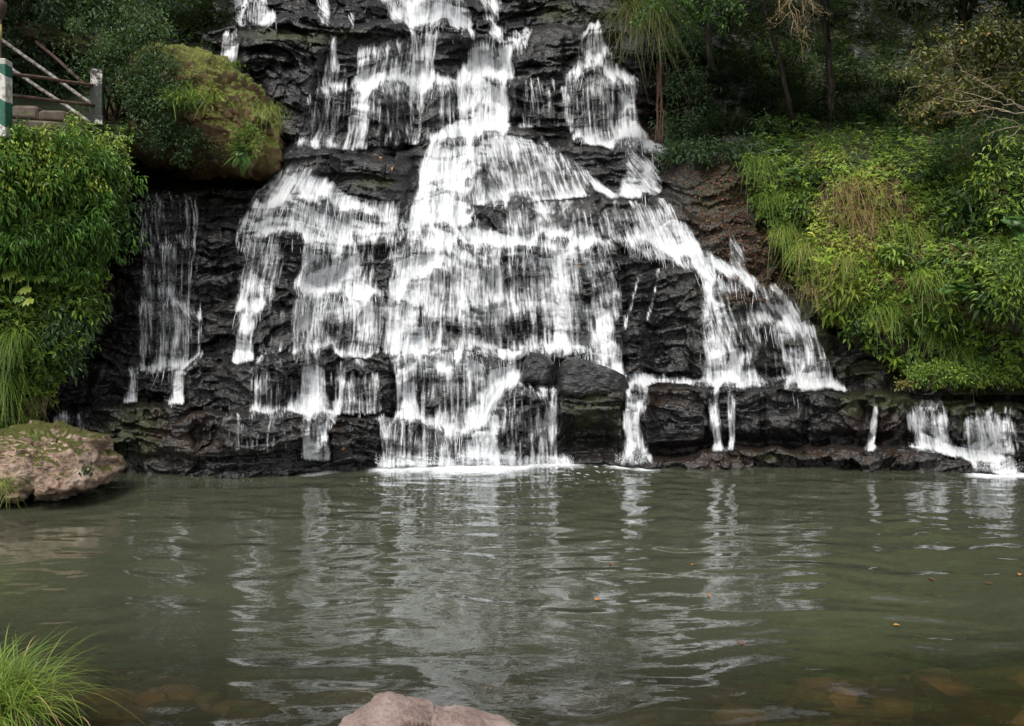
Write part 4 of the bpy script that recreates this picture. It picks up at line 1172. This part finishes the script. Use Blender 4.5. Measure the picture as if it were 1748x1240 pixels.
for (px, py, lb) in [(120, 668, 'leafy sprig hanging over the dark hollow at the foot of the left bank'), (30, 745, 'green seedling behind the shore boulder'), (105, 585, 'glossy sprig on the left bank above the dark hollow')]:
    shrub('leafy_sprig', bank_pt(left_bank, px, py, .12), (.20, .12, .12), 12, 14, .075, .36, .6, M_LEAF, lb, 'plant', rad=.07, stems=3)
shrub('leafy_sprig', P(148, 803, 8.02), (.06, .04, .03), 4, 10, .05, .4, .3, M_MIDL, 'single green seedling on the mossy flank of the shore boulder', 'plant', rad=.03, stems=2)
tuft(0, 835, 8.2, 160, .35, .005, M_GRASS, 'thin pale grass on the near side of the shore boulder', (0.1, -.3, .8), .4, 1.0, (.7, .2))
tuft(60, 745, 8.6, 0 + 60, .12, .006, M_GRASS, 'short grass on top of the shore boulder', (0, -.2, 1), .5, .7, (.6, .2))

# ---- big boulder and its plants
def bp(px, py, Y): return P(px, py, Y)
shrub('shrub', bp(205, 95, 11.6), (.85, .45, .80), 150, 42, .06, .40, .62, M_MIDL, 'blue green shrub spilling over the left end of the mossy boulder', root=bp(190, 225, 11.9), rad=.14, stems=10)
shrub('shrub', bp(275, 175, 11.45), (.55, .3, .65), 95, 42, .055, .42, .50, M_MIDL, 'second blue green shrub hanging down the front of the mossy boulder', root=bp(230, 200, 11.9), rad=.13, stems=8)
shrub('shrub', bp(310, 235, 11.6), (.42, .2, .32), 40, 34, .055, .42, .55, M_MIDL, 'small leafy shrub low on the front of the mossy boulder', root=bp(290, 190, 11.9), rad=.10, stems=5)
shrub('shrub', bp(420, 235, 11.55), (.24, .12, .26), 30, 16, .075, .34, .45, M_LIME, 'yellow leaved plant clinging to the right face of the mossy boulder', 'plant', rad=.08, stems=4)
fern(bp(415, 262, 11.4), 16, .24, M_BAMB, 'deep green fern clump under the yellow leaves on the boulder', face=(0, -.8, -.1))
tuft(345, 172, 11.25, 110, .34, .02, M_GRASS, 'broad strap leaved tuft on the front of the mossy boulder', (0.1, -.5, .75), .45, .7, (.65, .2), r=.16)
tuft(300, 172, 11.2, 70, .28, .018, M_GRASS, 'smaller strap leaved tuft between the shrubs on the boulder', (0.1, -.5, .75), .45, .7, (.5, .2), r=.12)
tuft(455, 185, 12.1, 140, .30, .005, M_GRASS, 'thin hanging grass on the right shoulder of the mossy boulder', (.4, -.7, .1), .35, 1.4, (.75, .15), r=.12)
tuft(400, 112, 12.5, 60, .2, .007, M_GRASS, 'little grass tuft on the crest of the mossy boulder', (.1, -.2, .9), .4, .7, (.5, .2))
tuft(300, 92, 12.6, 90, .2, .009, M_GRASS, 'green weeds on the back of the mossy boulder', (.1, -.2, .9), .5, .7, (.4, .2), r=.2)
for (px, py, Y, lb) in [(360, 262, 11.8, 'dry yellowish creeper low on the shaded face of the boulder'), (330, 275, 11.9, 'drooping brown weeds under the boulder'), (240, 245, 11.7, 'shaded leafy weed at the foot of the boulder near the dark gap')]:
    shrub('leafy_sprig', bp(px, py, Y), (.22, .08, .14), 16, 14, .05, .4, .35, M_YLEAF, lb, 'plant', rad=.07, stems=3)

# ---- right bank
TU = 'grass tufts on the right bank'
spots = [(1290, 285, 260, .42, M_GRASS, 'long green grass tuft hanging at the upper left tip of the right bank', .45),
         (1318, 335, 170, .34, M_GRASS, 'green grass tuft just below the upper left tip of the right bank', .5),
         (1340, 398, 260, .42, M_GRASS, 'yellow green hanging tuft on the left edge of the right bank beside the rock', .7),
         (1385, 425, 220, .42, M_GRASS, 'straw tipped grass tuft above the lime leaved sprig', .75),
         (1462, 322, 260, .50, M_DRYG, 'reddish dry grass tuft in the upper middle of the right bank', .7),
         (1480, 372, 220, .50, M_DRYG, 'pale pinkish dry grass hanging in the middle of the right bank', .6),
         (1425, 362, 120, .34, M_DRYG, 'short dry grass left of the pinkish grass', .4),
         (1530, 345, 120, .35, M_DRYG, 'dry wispy grass right of the reddish tuft', .5),
         (1575, 470, 140, .42, M_GRASS, 'fine green grass right of the lime leaved sprig', .6),
         (1510, 520, 160, .42, M_GRASS, 'grass tuft hanging over the dark hollow in the right bank', .5),
         (1650, 590, 160, .40, M_GRASS, 'dark grass hanging above the low herbs at right', .3),
         (1600, 560, 150, .40, M_GRASS, 'grass curtain under the broad leaves of the right bank', .4),
         (1400, 490, 150, .34, M_DRYG, 'brown withered tuft at the lower left edge of the right bank', .3),
         (1660, 300, 120, .40, M_GRASS, 'shaded grass tuft high on the right bank under the pale branches', .3),
         (1420, 250, 120, .30, M_GRASS, 'short grass at the shaded crest of the right bank', .4),
         (1560, 400, 130, .32, M_GRASS, 'bright grass tuft right of the middle of the right bank', .7),
         (1445, 440, 150, .36, M_GRASS, 'bright grass just above the lime leaved sprig', .8),
         (1715, 420, 110, .4, M_GRASS, 'grass tuft near the right edge of the photo', .4)]
for (px, py, n, L, m, lb, tn) in spots:
    tuft(0, 0, 0, n, L, .0065, m, lb, (-.12, -.75, .40), .38, 1.25, (tn, .2), group=TU, pos=bank_pt(right_bank, px, py, .08), r=.22 if m is M_DRYG else .12)
for (px, py, n, L, tn, lb) in [(1440, 480, 46, .17, .75, 'lime green sprig with long pointed leaves at the left edge of the right bank'), (1412, 520, 26, .14, .6, 'smaller lime sprig hanging below the lime green sprig'),
                               (1370, 345, 40, .09, .35, 'fresh green herb clump near the upper left of the right bank'), (1400, 310, 36, .09, .3, 'green herb clump above the fresh green herb clump'),
                               (1640, 370, 36, .12, .2, 'broad green herb beside the shaded right side of the bank'), (1540, 440, 36, .10, .5, 'leafy herb in the sunny middle of the right bank'),
                               (1385, 370, 30, .09, .3, 'pale rosette herb at the left of the right bank above the hanging tufts'), (1700, 500, 36, .12, .15, 'dark leafy herb near the right edge'),
                               (1610, 520, 30, .10, .35, 'leafy herb above the grass curtain'), (1480, 560, 26, .10, .3, 'herb overhanging the dark hollow'),
                               (1305, 230, 40, .10, .15, 'dark green herb at the shaded top corner of the right bank'), (1360, 225, 40, .10, .2, 'second shaded herb on the crest of the right bank'),
                               (1590, 300, 36, .10, .25, 'herb on the upper slope right of the reddish dry grass')]:
    shrub('leafy_sprig', bank_pt(right_bank, px, py, .14), (.22, .14, .20), n // 2, 14, L, .26 if L > .13 else .42, tn, M_LIME if L > .13 else M_LEAF, lb, 'plant', rad=.10, stems=3, kind=leaf_cards)
for (px, py, L, lb) in [(1330, 268, .3, 'fern on the shaded left crest of the right bank'), (1640, 480, .34, 'large fern on the lower right part of the bank'), (1580, 570, .24, 'fern hanging near the dark hollow of the bank'), (1712, 372, .42, 'dark palm like fern at the right edge'),
                        (1470, 225, .3, 'shaded fern at the top of the bank below the trunks'), (1530, 250, .26, 'second shaded fern at the top of the bank'), (1690, 600, .2, 'small fern above the low herbs at right'), (1350, 300, .22, 'small fern beside the hanging grass at upper left of the bank')]:
    fern(bank_pt(right_bank, px, py, .15), 9, L, M_BAMB, lb)
k = 0
for (px, lb) in [(1580, 'low bushy herb at the left end of the row on the long ledge'), (1622, 'second low herb from the left on the long ledge'), (1665, 'third low herb from the left on the long ledge'), (1708, 'low herb on the ledge above the rightmost small fall'), (1750, 'low herb on the ledge at the right frame edge')]:
    y0 = 11.25
    shrub('low_herb', P(px, 640, y0), (.26, .16, .13), 60, 22, .05, .36, .50, M_LEAF, lb, 'plant', 'low herbs along the back of the long ledge', root=P(px, 668, y0), rad=.09, stems=5)
shrub('low_herb', P(1545, 655, 11.2), (.12, .1, .05), 12, 14, .05, .5, .7, M_YLEAF, 'orange and yellow leaved herb at the left end of the low herbs', 'plant', root=P(1545, 668, 11.2), rad=.05, stems=3)

# ---- fallen leaves: litter on the rock at the right of the falls, singles elsewhere
def litter():
    n = 3600
    px = rng.normal(1225, 46, n) + 0; py = rng.uniform(265, 520, n); px = px + (py - 265) * .30
    Y = gat(px, py) - .012
    p = P(px, py, Y)
    ax = norm(rng.normal(0, 1, (n, 3)) * np.array([1, .3, .6])); up = norm(np.array([0, -.8, .6]) + rng.normal(0, .3, (n, 3)))
    l = rng.uniform(.02, .06, n)
    tag(leafmesh('leaf_litter', [small_leaves(p, ax, up, l, l * .5, np.clip(rng.beta(1.5, 4, n), 0, 1))], M_LITT), 'brown leaf litter caught on the rock right of the falls', 'leaf litter', None, 'stuff')
litter()
def one_leaf(p, L, tint, label, group, flat=True):
    p = np.asarray(p, float)
    a = rng.uniform(0, 6.28)
    ax = np.array([[math.cos(a), math.sin(a), .05]]) if flat else norm(np.array([[math.cos(a), -.25, math.sin(a)]]))
    up = np.array([[0, 0, 1.0]]) if flat else np.array([[0, -1.0, .5]])
    V, Fs, T = leaf_cards(np.zeros((1, 3)), ax, up, [L], [L * .55], np.array([tint]), .05, .12)
    o = mesh_np('fallen_leaf', V, Fs, M_LITT, None, {'tint': T}, False)
    o.location = p
    tag(o, label, 'leaf', group)
for (px, py, L, tn, lb) in [(1015, 1027, .065, .95, 'orange leaf floating right of centre on the pool'), (1212, 1020, .055, .9, 'small orange leaf floating right of the larger orange leaf'), (1272, 1103, .06, .55, 'olive leaf floating in the lower right of the pool'),
                            (1524, 1069, .05, .95, 'little orange leaf floating in the right part of the pool'), (1040, 963, .07, .6, 'reddish leaf floating nearer the falls than the orange one'), (1186, 965, .05, .85, 'pale leaf floating level with the reddish leaf'),
                            (1595, 993, .06, .5, 'brown leaf floating at right in the middle distance'), (1742, 981, .06, .95, 'orange leaf floating at the right frame edge'), (1682, 997, .05, .5, 'small brown leaf floating left of the edge leaf')]:
    one_leaf(P(px, py, CAMH * F / (py - HY)) * np.array([1, 1, 0]) + np.array([0, 0, .008]), L, tn, lb, 'leaves floating on the pool')
for (px, py, tn, lb) in [(652, 268, 1, 'yellow leaf stuck on the dark rock left of the central cascade'), (670, 285, 1, 'second yellow leaf stuck just below the first on the dark rock'), (651, 349, .8, 'orange leaf on the dark slab left of the central cascade'), (990, 452, .9, 'red orange leaf caught in the central cascade'),
                         (636, 28, .8, 'orange leaf on the top ledge left of the top fall'), (589, 763, .9, 'yellow leaf on the low rock right of the bottom left fall'), (1078, 775, .8, 'orange leaf at the foot of the narrow spout'), (1144, 273, .9, 'orange leaf on the rock beside the upper right fall'), (645, 660, .7, 'pale leaf stuck on the block left of the central cascade')]:
    one_leaf(P(px, py, float(gat(px, py)) - .07), .055, tn, lb, 'leaves stuck on the rock face', False)

# ---- near grass tuft on the shore
def near_grass():
    p = P(-18, 1236, 4.2); n = 2000
    t = thing('grass_tuft', p, 'big fresh green grass tuft on the near shore at the bottom left corner', 'grass tuft')
    root = p + np.stack([rng.normal(-.05, .10, n), rng.normal(0, .10, n), rng.uniform(-.06, .02, n)], -1)
    d = norm(np.stack([rng.normal(.05, .27, n), rng.normal(-.1, .35, n), np.full(n, .95)], -1))
    l = rng.uniform(.28, .72, n)
    V, Fs, T = blades(root, d, l, rng.uniform(.004, .009, n), rng.uniform(.35, .95, n), np.clip(rng.normal(.62, .17, n), 0, 1), 8)
    mesh_np('blade', V, Fs, M_GRASS, t, {'tint': T}, False)
    n = 60
    root = p + np.stack([rng.normal(0, .12, n), rng.normal(-.05, .10, n), np.zeros(n)], -1)
    d = norm(np.stack([rng.normal(.3, .4, n), rng.normal(-.3, .3, n), np.full(n, .6)], -1))
    V, Fs, T = blades(root, d, rng.uniform(.2, .5, n), rng.uniform(.003, .007, n), rng.uniform(.6, 1.3, n), np.clip(rng.normal(.7, .2, n), 0, 1), 6)
    tag(mesh_np('dry_blade', V, Fs, M_DRYG, t, {'tint': T}, False), 'withered straw coloured blades')
near_grass()

# ---- trees; unseen crowns overhead are pulled forward to shade the wood
def tree(base, top, r0, crown, size, n, per, L, mat, label, tint=.4, limbs=6, group='trees standing over the falls', ratio=.42, rad=.42, bark=None, name='tree'):
    base, top, crown, size = [np.asarray(a, float) for a in (base, top, crown, size)]
    t = thing(name, base, label, 'tree', group)
    m = wiggle(base, top, 14, np.linalg.norm(top - base) * .008)
    parts = [tube(m, np.linspace(r0, r0 * .35, 14), 9)]
    q = norm(rng.normal(0, 1, (n, 3))) * rng.random((n, 1)) ** .45
    cs = crown + q * size
    for k in range(limbs):
        a = m[rng.integers(5, 14)]; e = cs[rng.integers(n)]
        w = wiggle(a, e, 8, .05); parts.append(tube(w, np.linspace(r0 * .4, r0 * .08, 8), 6))
        for b in range(3):
            f = cs[np.argsort(np.linalg.norm(cs - e, axis=1))[rng.integers(1, 8)]]
            parts.append(tube(wiggle(w[4 + b], f, 5, .03), np.linspace(r0 * .12, r0 * .04, 5), 5))
    V, Fs, T = join(parts); mesh_np('trunk', V, Fs, bark or M_BARK, t)
    leafmesh('crown', [cloud(cs, rad * rng.uniform(.5, 1.2, n), per, L, ratio, tint, hang=.3)], mat, t)
    return t

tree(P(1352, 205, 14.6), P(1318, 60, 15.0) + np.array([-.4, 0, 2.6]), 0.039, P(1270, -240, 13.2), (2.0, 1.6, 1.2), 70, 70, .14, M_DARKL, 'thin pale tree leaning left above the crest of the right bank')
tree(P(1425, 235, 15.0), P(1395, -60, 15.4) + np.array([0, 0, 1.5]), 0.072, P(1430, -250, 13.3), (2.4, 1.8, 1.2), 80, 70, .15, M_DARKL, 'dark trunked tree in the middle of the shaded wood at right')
tree(P(1860, 200, 15.2), P(1830, -80, 15.6) + np.array([0, 0, 1.5]), 0.066, P(1560, -240, 13.0), (2.6, 2.0, 1.0), 110, 80, .16, M_DARKL, 'unseen tree beyond the right edge, crown stretched overhead to shade the wood')  # trunk set out of view, crown kept overhead for its shade
tree(P(1790, 190, 15.6), P(1775, -80, 16.0) + np.array([0, 0, 1.5]), 0.061, P(1680, -260, 12.6), (2.4, 2.0, 1.3), 80, 70, .15, M_DARKL, 'second unseen tree beyond the right edge, crown hung overhead for shade')  # unseen trunk, crown hung forward over the wood as shade
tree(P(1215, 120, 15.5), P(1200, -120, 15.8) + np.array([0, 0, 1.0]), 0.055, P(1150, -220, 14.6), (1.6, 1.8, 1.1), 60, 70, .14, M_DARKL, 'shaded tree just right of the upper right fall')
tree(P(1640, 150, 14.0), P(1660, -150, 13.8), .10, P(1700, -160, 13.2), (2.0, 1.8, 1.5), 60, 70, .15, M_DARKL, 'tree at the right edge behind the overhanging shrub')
tree(P(1850, 250, 13.0), P(1850, -150, 13.0), .14, P(1860, -80, 12.6), (2.0, 1.6, 2.2), 80, 70, .15, M_DARKL, 'tree added beyond the right edge to shade the bank')  # added off to the side as a shade tree
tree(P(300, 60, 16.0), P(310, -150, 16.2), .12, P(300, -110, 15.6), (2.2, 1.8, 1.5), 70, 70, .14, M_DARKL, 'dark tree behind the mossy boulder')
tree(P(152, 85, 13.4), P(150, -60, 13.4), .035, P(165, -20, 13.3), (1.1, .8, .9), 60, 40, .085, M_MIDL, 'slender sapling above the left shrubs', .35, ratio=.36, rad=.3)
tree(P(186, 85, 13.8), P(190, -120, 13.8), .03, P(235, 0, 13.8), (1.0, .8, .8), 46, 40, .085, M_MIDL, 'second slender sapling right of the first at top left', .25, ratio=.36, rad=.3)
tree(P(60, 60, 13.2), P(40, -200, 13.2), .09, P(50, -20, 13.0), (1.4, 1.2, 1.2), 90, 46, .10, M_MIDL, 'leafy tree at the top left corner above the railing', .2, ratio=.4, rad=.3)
tree(P(-160, 180, 11.5), P(-150, -200, 11.5), .12, P(-120, -130, 11.4), (1.8, 1.6, 1.3), 60, 70, .14, M_DARKL, 'tree added beyond the left edge to shade the stairs')  # added off to the left as a shade tree
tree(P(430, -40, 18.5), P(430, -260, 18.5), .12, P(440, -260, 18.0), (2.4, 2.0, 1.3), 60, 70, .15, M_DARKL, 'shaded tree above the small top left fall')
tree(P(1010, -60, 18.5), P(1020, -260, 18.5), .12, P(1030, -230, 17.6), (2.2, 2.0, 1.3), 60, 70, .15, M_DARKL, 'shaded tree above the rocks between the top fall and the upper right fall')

# shaded undergrowth on the dark slope
GRP = 'shrubs in the shaded wood'
und = [(1180, 160, .5, .45, 'rock shrub with drooping leaves right of the hanging root'), (1240, 120, .55, .5, 'dark shrub between the hanging root and the thin leaning tree'), (1290, 170, .5, .45, 'dark shrub under the thin leaning tree'),
       (1170, 215, .45, .3, 'green ferny shrub low on the dark wall beside the fall'), (1240, 215, .45, .3, 'low dark shrub above the leaf litter'), (1370, 190, .5, .35, 'shrub at the foot of the dark trunk'), (1440, 150, .6, .45, 'shrub between the dark trunk and the dark hollow of the wood'),
       (1520, 165, .6, .45, 'shrub between the dark hollow of the wood and the pale branches'), (1600, 210, .6, .4, 'shrub under the pale branches'), (1680, 250, .6, .4, 'dim shrub at the right under the curled twig'), (1730, 160, .6, .6, 'shrub at the right edge behind the overhanging branches'),
       (1330, 110, .6, .5, 'shrub in the darkness behind the thin leaning tree'), (1400, 90, .6, .5, 'high dim shrub behind the dark trunk'), (1480, 60, .6, .5, 'high dim shrub behind the dark hollow of the wood'), (1560, 80, .6, .6, 'high dim shrub left of the olive leaved bough'),
       (1250, 40, .6, .5, 'high dim shrub under the bright hanging leaves'), (1170, 80, .5, .4, 'shrub under the hanging grass beside the upper right fall'), (1640, 60, .6, .5, 'high shrub at right above the overhanging branches'),
       (1160, 262, .34, .14, 'dim weeds hanging over the rock just right of the root'), (1215, 262, .34, .14, 'dim weeds hanging over the rock above the leaf litter'), (1265, 262, .3, .14, 'dim weeds where the rock meets the right bank'),
       (1310, 30, .7, .45, 'leafy tangle behind the dry twigs'), (1440, 20, .7, .5, 'leafy tangle at the top edge above the dark trunk'), (1540, 20, .7, .5, 'leafy tangle at the top edge above the dark hollow of the wood'), (1350, 150, .45, .4, 'low shrub hiding the foot of the thin leaning tree'), (1470, 200, .5, .3, 'low shrub hiding the dark gap behind the bank crest'), (1420, 190, .45, .35, 'low shrub hiding the foot of the dark trunk'),
       (1730, 300, .5, .6, 'dark shrub beside the palm like fern'), (1745, 480, .4, .6, 'dark shrub on the lower right edge of the bank')]
for (px, py, a, b, lb) in und:
    Yb = float(gat(px, py, GB)) if px < 1300 or py < 150 else float(right_bank(np.array([float(px)]), np.array([float(py)]))[0][0])
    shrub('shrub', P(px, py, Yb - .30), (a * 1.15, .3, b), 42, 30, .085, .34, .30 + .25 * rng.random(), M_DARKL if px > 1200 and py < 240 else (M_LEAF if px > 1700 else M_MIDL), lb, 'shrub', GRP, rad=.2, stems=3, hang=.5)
for (px, py, a, b, lb) in [(30, 30, .5, .4, 'leafy shrub in the top left corner'), (250, 60, .6, .3, 'dark shrub behind the crest of the mossy boulder'), (330, 60, .5, .35, 'dark shrub behind the right part of the mossy boulder crest'), (90, 150, .5, .35, 'dim shrub behind the railing'), (20, 130, .5, .35, 'dim shrub behind the stairs'), (350, 20, .6, .4, 'dim shrub left of the small top left fall'), (110, 20, .6, .4, 'green shrub above the tilted mossy slab')]:
    Yb = 13.2 if px < 240 else 14.2
    shrub('shrub', P(px, py, Yb), (a, .3, b), 46, 30, .075, .36, .35, M_MIDL if px < 200 else M_DARKL, lb, 'shrub', 'shrubs at the top left', rad=.18, stems=3)

# hanging things near the upper right fall
tuft(1092, 30, 14.0, 420, .95, .010, M_DRYG, 'curtain of hanging brownish green grass right of the upper right fall', (-.05, -.35, .1), .22, 1.0, (.10, .12), r=.22)
tuft(1118, 15, 13.9, 260, .8, .010, M_GRASS, 'green part of the hanging grass curtain', (.15, -.35, .1), .25, 1.0, (.15, .12), r=.2)
def root_vine():
    t = thing('hanging_root', P(1128, 110, 14.0), 'reddish brown root hanging down the dark wall right of the upper fall', 'root')
    ps = []
    for k in range(4):
        a = P(1126 + rng.normal(0, 3), 105, 14.0); b = P(1130 + rng.normal(0, 5), 245, 13.7)
        ps.append(tube(wiggle(a, b, 16, .012), np.linspace(.018, .012, 16), 6))
    V, Fs, T = join(ps); mesh_np('root_strand', V, Fs, M_ROOT, t)
root_vine()

def branchy(name, start, ends, r, mat, label, cat, leaf=None, twigs=4, tl=.3, down=.25):
    """a bough with forking crooked twigs; leaf = (per twig, L, ratio, tint, mat)"""
    start = np.asarray(start, float)
    t = thing(name, start, label, cat)
    ps, tips = [], []
    for e in ends:
        e = np.asarray(e, float)
        m = wiggle(start, e, 12, np.linalg.norm(e - start) * .02)
        ps.append(tube(m, np.linspace(r, r * .3, 12), 6))
        for k in range(twigs):
            a = m[rng.integers(4, 12)]
            d = norm((e - start) / np.linalg.norm(e - start) + rng.normal(0, .7, 3) - np.array([0, 0, down]))
            b = a + d * tl * rng.uniform(.5, 1.2)
            w = wiggle(a, b, 7, tl * .05)
            ps.append(tube(w, np.linspace(r * .35, r * .12, 7), 5)); tips += [w[3], w[5], w[6]]
            for q in range(3):
                d2 = norm(d + rng.normal(0, .7, 3)); c = w[rng.integers(2, 7)]
                x = wiggle(c, c + d2 * tl * rng.uniform(.2, .6), 5, tl * .03)
                ps.append(tube(x, np.linspace(r * .16, r * .06, 5), 4)); tips += [x[2], x[4]]
    V, Fs, T = join(ps); mesh_np('branch', V, Fs, mat, t)
    if leaf:
        per, L, ratio, tint, lm = leaf
        leafmesh('foliage', [cloud(np.array(tips), .07, per, L, ratio, tint, sp=.2)], lm, t)
    return t
branchy('dry_branch', P(1345, -90, 12.6), [P(1330, 30, 12.5), P(1350, 60, 12.5), P(1375, 45, 12.5), P(1395, 20, 12.5), P(1350, 20, 12.3), P(1365, 66, 12.6)], .014, M_DRYT, 'tangle of dry brown twigs hanging from the top edge right of centre', 'branch', (1, .04, .5, .45, M_YLEAF), 7, .30)
branchy('leafy_branch', P(1190, -120, 12.8), [P(1110, 5, 12.6), P(1150, 20, 12.6), P(1190, 12, 12.5), P(1235, 5, 12.6), P(1165, 28, 12.7), P(1215, 22, 12.6), P(1245, 14, 12.7)], .012, M_BARK, 'bright green leafy boughs dipping into the top edge', 'branch', (4, .075, .45, .42, M_BAMB), 6, .3)
branchy('leafy_branch', P(1790, 120, 11.3), [P(1640, 95, 11.2), P(1560, 130, 11.1), P(1600, 160, 11.0), P(1550, 150, 11.2), P(1580, 175, 11.0), P(1640, 190, 11.0), P(1660, 60, 11.2), P(1600, 80, 11.3), P(1545, 110, 11.3)], .016, M_TWIG, 'overhanging bough with olive and yellow leaves at the upper right', 'branch', (7, .075, .5, .55, M_YLEAF), 7, .36)
branchy('leafy_branch', P(1820, 60, 11.0), [P(1700, 60, 11.0), P(1730, 100, 10.9), P(1690, 30, 11.0), P(1740, 140, 10.9), P(1715, 90, 11.1)], .014, M_BARK, 'dense bough of olive leaves at the right edge', 'branch', (5, .075, .45, .4, M_YLEAF), 7, .3)
branchy('bare_branch', P(1760, 190, 10.9), [P(1640, 120, 10.8), P(1620, 150, 10.8), P(1600, 165, 10.7), P(1630, 190, 10.7)], .008, M_TWIG, 'pale bare twigs spreading below the overhanging olive leaved bough', 'branch', None, 4, .34, .1)
branchy('bare_branch', P(1745, 215, 11.0), [P(1690, 200, 11.0), P(1695, 255, 10.95), P(1678, 232, 11.0)], .009, M_TWIG, 'small curled pale twig over the dark side of the right bank', 'branch', None, 2, .14)

# ------------------------------------------------------------------ railing, stairs, pole at the left edge
def stripes(dirt=0.0):
    t = NT('striped_paint'); tc = t.n('TexCoord').outputs['Object']
    s = t.n('SeparateXYZ', {0: tc})
    k = t.math('ADD', t.math('MULTIPLY', s.outputs[2], 1.75), t.math('MULTIPLY', s.outputs[0], 1.1))
    k = t.math('FRACT', t.math('ADD', k, .18))
    g = t.math('GREATER_THAN', k, .5)
    w = t.ramp(t.noise(t.coord(), 16, 6, .7), [(.35, (.16, .13, .10)), (.5, (.48, .46, .42)), (.7, (.66, .65, .62))])
    gr = t.ramp(t.noise(t.coord(), 14, 6, .7), [(.34, (.03, .035, .03)), (.46, (.008, .085, .050)), (.7, (.012, .12, .07))])
    top = t.math('GREATER_THAN', s.outputs[2], .815)
    c = t.mix(top, t.mix(g, w, gr), (.40, .37, .33))
    if dirt: c = t.mix(t.ramp(t.noise(t.coord(), 9, 6, .7), [(.42 - dirt * .2, 0), (.6, 1)]), (.016, .016, .011), c)
    return t.done(t.bsdf(c, .6, t.bump(t.noise(t.coord(), 30, 4), .3, .01)))
M_STRIPE = stripes()
def box(c, s, rz=0.0, ch=.008):
    bm_v = []
    hx, hy, hz = s[0] / 2, s[1] / 2, s[2] / 2
    ring = lambda a, b, z: [(-a + ch, -b, z), (a - ch, -b, z), (a, -b + ch, z), (a, b - ch, z), (a - ch, b, z), (-a + ch, b, z), (-a, b - ch, z), (-a, -b + ch, z)]
    for (i, z) in ((ch, -hz), (0, -hz + ch), (0, hz - ch), (ch, hz)):
        bm_v += ring(hx - i, hy - i, z)
    V = np.array(bm_v)
    co, si = math.cos(rz), math.sin(rz)
    V = np.stack([V[:, 0] * co - V[:, 1] * si, V[:, 0] * si + V[:, 1] * co, V[:, 2]], -1) + np.asarray(c)
    F_ = []
    for k in range(3):
        for j in range(8):
            F_.append((8*k + j, 8*k + (j+1) % 8, 8*(k+1) + (j+1) % 8, 8*(k+1) + j))
    q = np.array(F_)
    caps = [np.array([(0, j+1, j) for j in range(1, 7)]), np.array([(24, 24+j, 24+j+1) for j in range(1, 7)])]
    return V, [q] + caps, np.zeros(len(V))

rail = thing('railing', P(8, 235, 9.9), 'old pipe railing between a green and white striped post and a weathered post', 'railing')
pb = P(-2, 236, 9.9)
h1 = (236 - 103) / F * 9.9
po = mesh_np('post', *(lambda b: (b[0], b[1]))(box((0, 0, h1 / 2), (.215, .2, h1), .15)), M_STRIPE, None, None, False)
po.location = Vector(pb) - parent_origin(rail); po.parent = rail
pb2 = P(166, 215, 11.2); h2 = (215 - 120) / F * 11.2
po = mesh_np('post', *(lambda b: (b[0], b[1]))(box((0, 0, h2 / 2), (.14, .14, h2), .3)), stripes(-.5), None, None, False)
po.location = Vector(pb2) - parent_origin(rail); po.parent = rail
for (a, b) in [((6, 124), (166, 147)), ((6, 162), (168, 181)), ((6, 199), (168, 214))]:
    V, Fs, T = tube(wiggle(P(*a, 9.95), P(*b, 11.2), 8, .004), np.full(8, .021), 10)
    mesh_np('rail', V, Fs, M_RUST, rail)
hr = thing('stair_handrail', P(160, 212, 11.4), 'slanting chipped white handrail going up behind the railing', 'handrail')
for (a, b, m, ya, yb) in [((0, 66), (164, 182), M_PAINT, 11.9, 11.35), ((0, 104), (160, 214), M_PAINT, 11.9, 11.35), ((62, 72), (152, 150), M_RUST, 12.3, 11.5)]:
    V, Fs, T = tube(wiggle(P(*a, ya), P(*b, yb), 8, .003), np.full(8, .023), 10)
    mesh_np('rail', V, Fs, m, hr)
st = thing('stone_steps', P(70, 226, 11.0), 'low damp stone steps behind the railing', 'steps')
for (x0, x1, y0, y1, yy) in [(15, 60, 180, 226, 11.3), (62, 108, 188, 226, 11.1), (30, 132, 205, 228, 10.8)]:
    a, b = P(x0, y1, yy), P(x1, y0, yy)
    V, Fs, T = box((a + b) / 2 + np.array([0, .2, 0]), (b[0] - a[0], .4, b[2] - a[2]), .12, .03)
    V = V + (fbm(V[:, 0] * 9, V[:, 2] * 9, V[:, 1] * 9, 2, 3) - .5)[:, None] * .02
    mesh_np('step', V, Fs, M_CONC, st, None, False)
pole = thing('pole', P(-3, 235, 10.3), 'brown capped pole with a faded yellow band at the top left corner', 'pole')
V, Fs, T = tube([P(-3, 236, 10.3), P(-2, 150, 10.3), P(-2, 72, 10.3), P(-2, 0, 10.3)], [.03, .03, .03, .03], 12); mesh_np('shaft', V, Fs, M_RUST, pole)
V, Fs, T = tube([P(-4, 70, 10.3), P(-4, 42, 10.3)], [.045, .045], 12); mesh_np('band', V, Fs, mat_plain('faded_yellow', [(.3, (.30, .22, .06)), (.7, (.48, .40, .16))], .7), pole)
V, Fs, T = tube([P(-6, 36, 10.3), P(-6, 28, 10.3), P(-6, 8, 10.3), P(-6, 2, 10.3), P(-6, -6, 10.3)], [.04, .085, .11, .09, .02], 16); mesh_np('cap', V, Fs, M_RUST, pole)
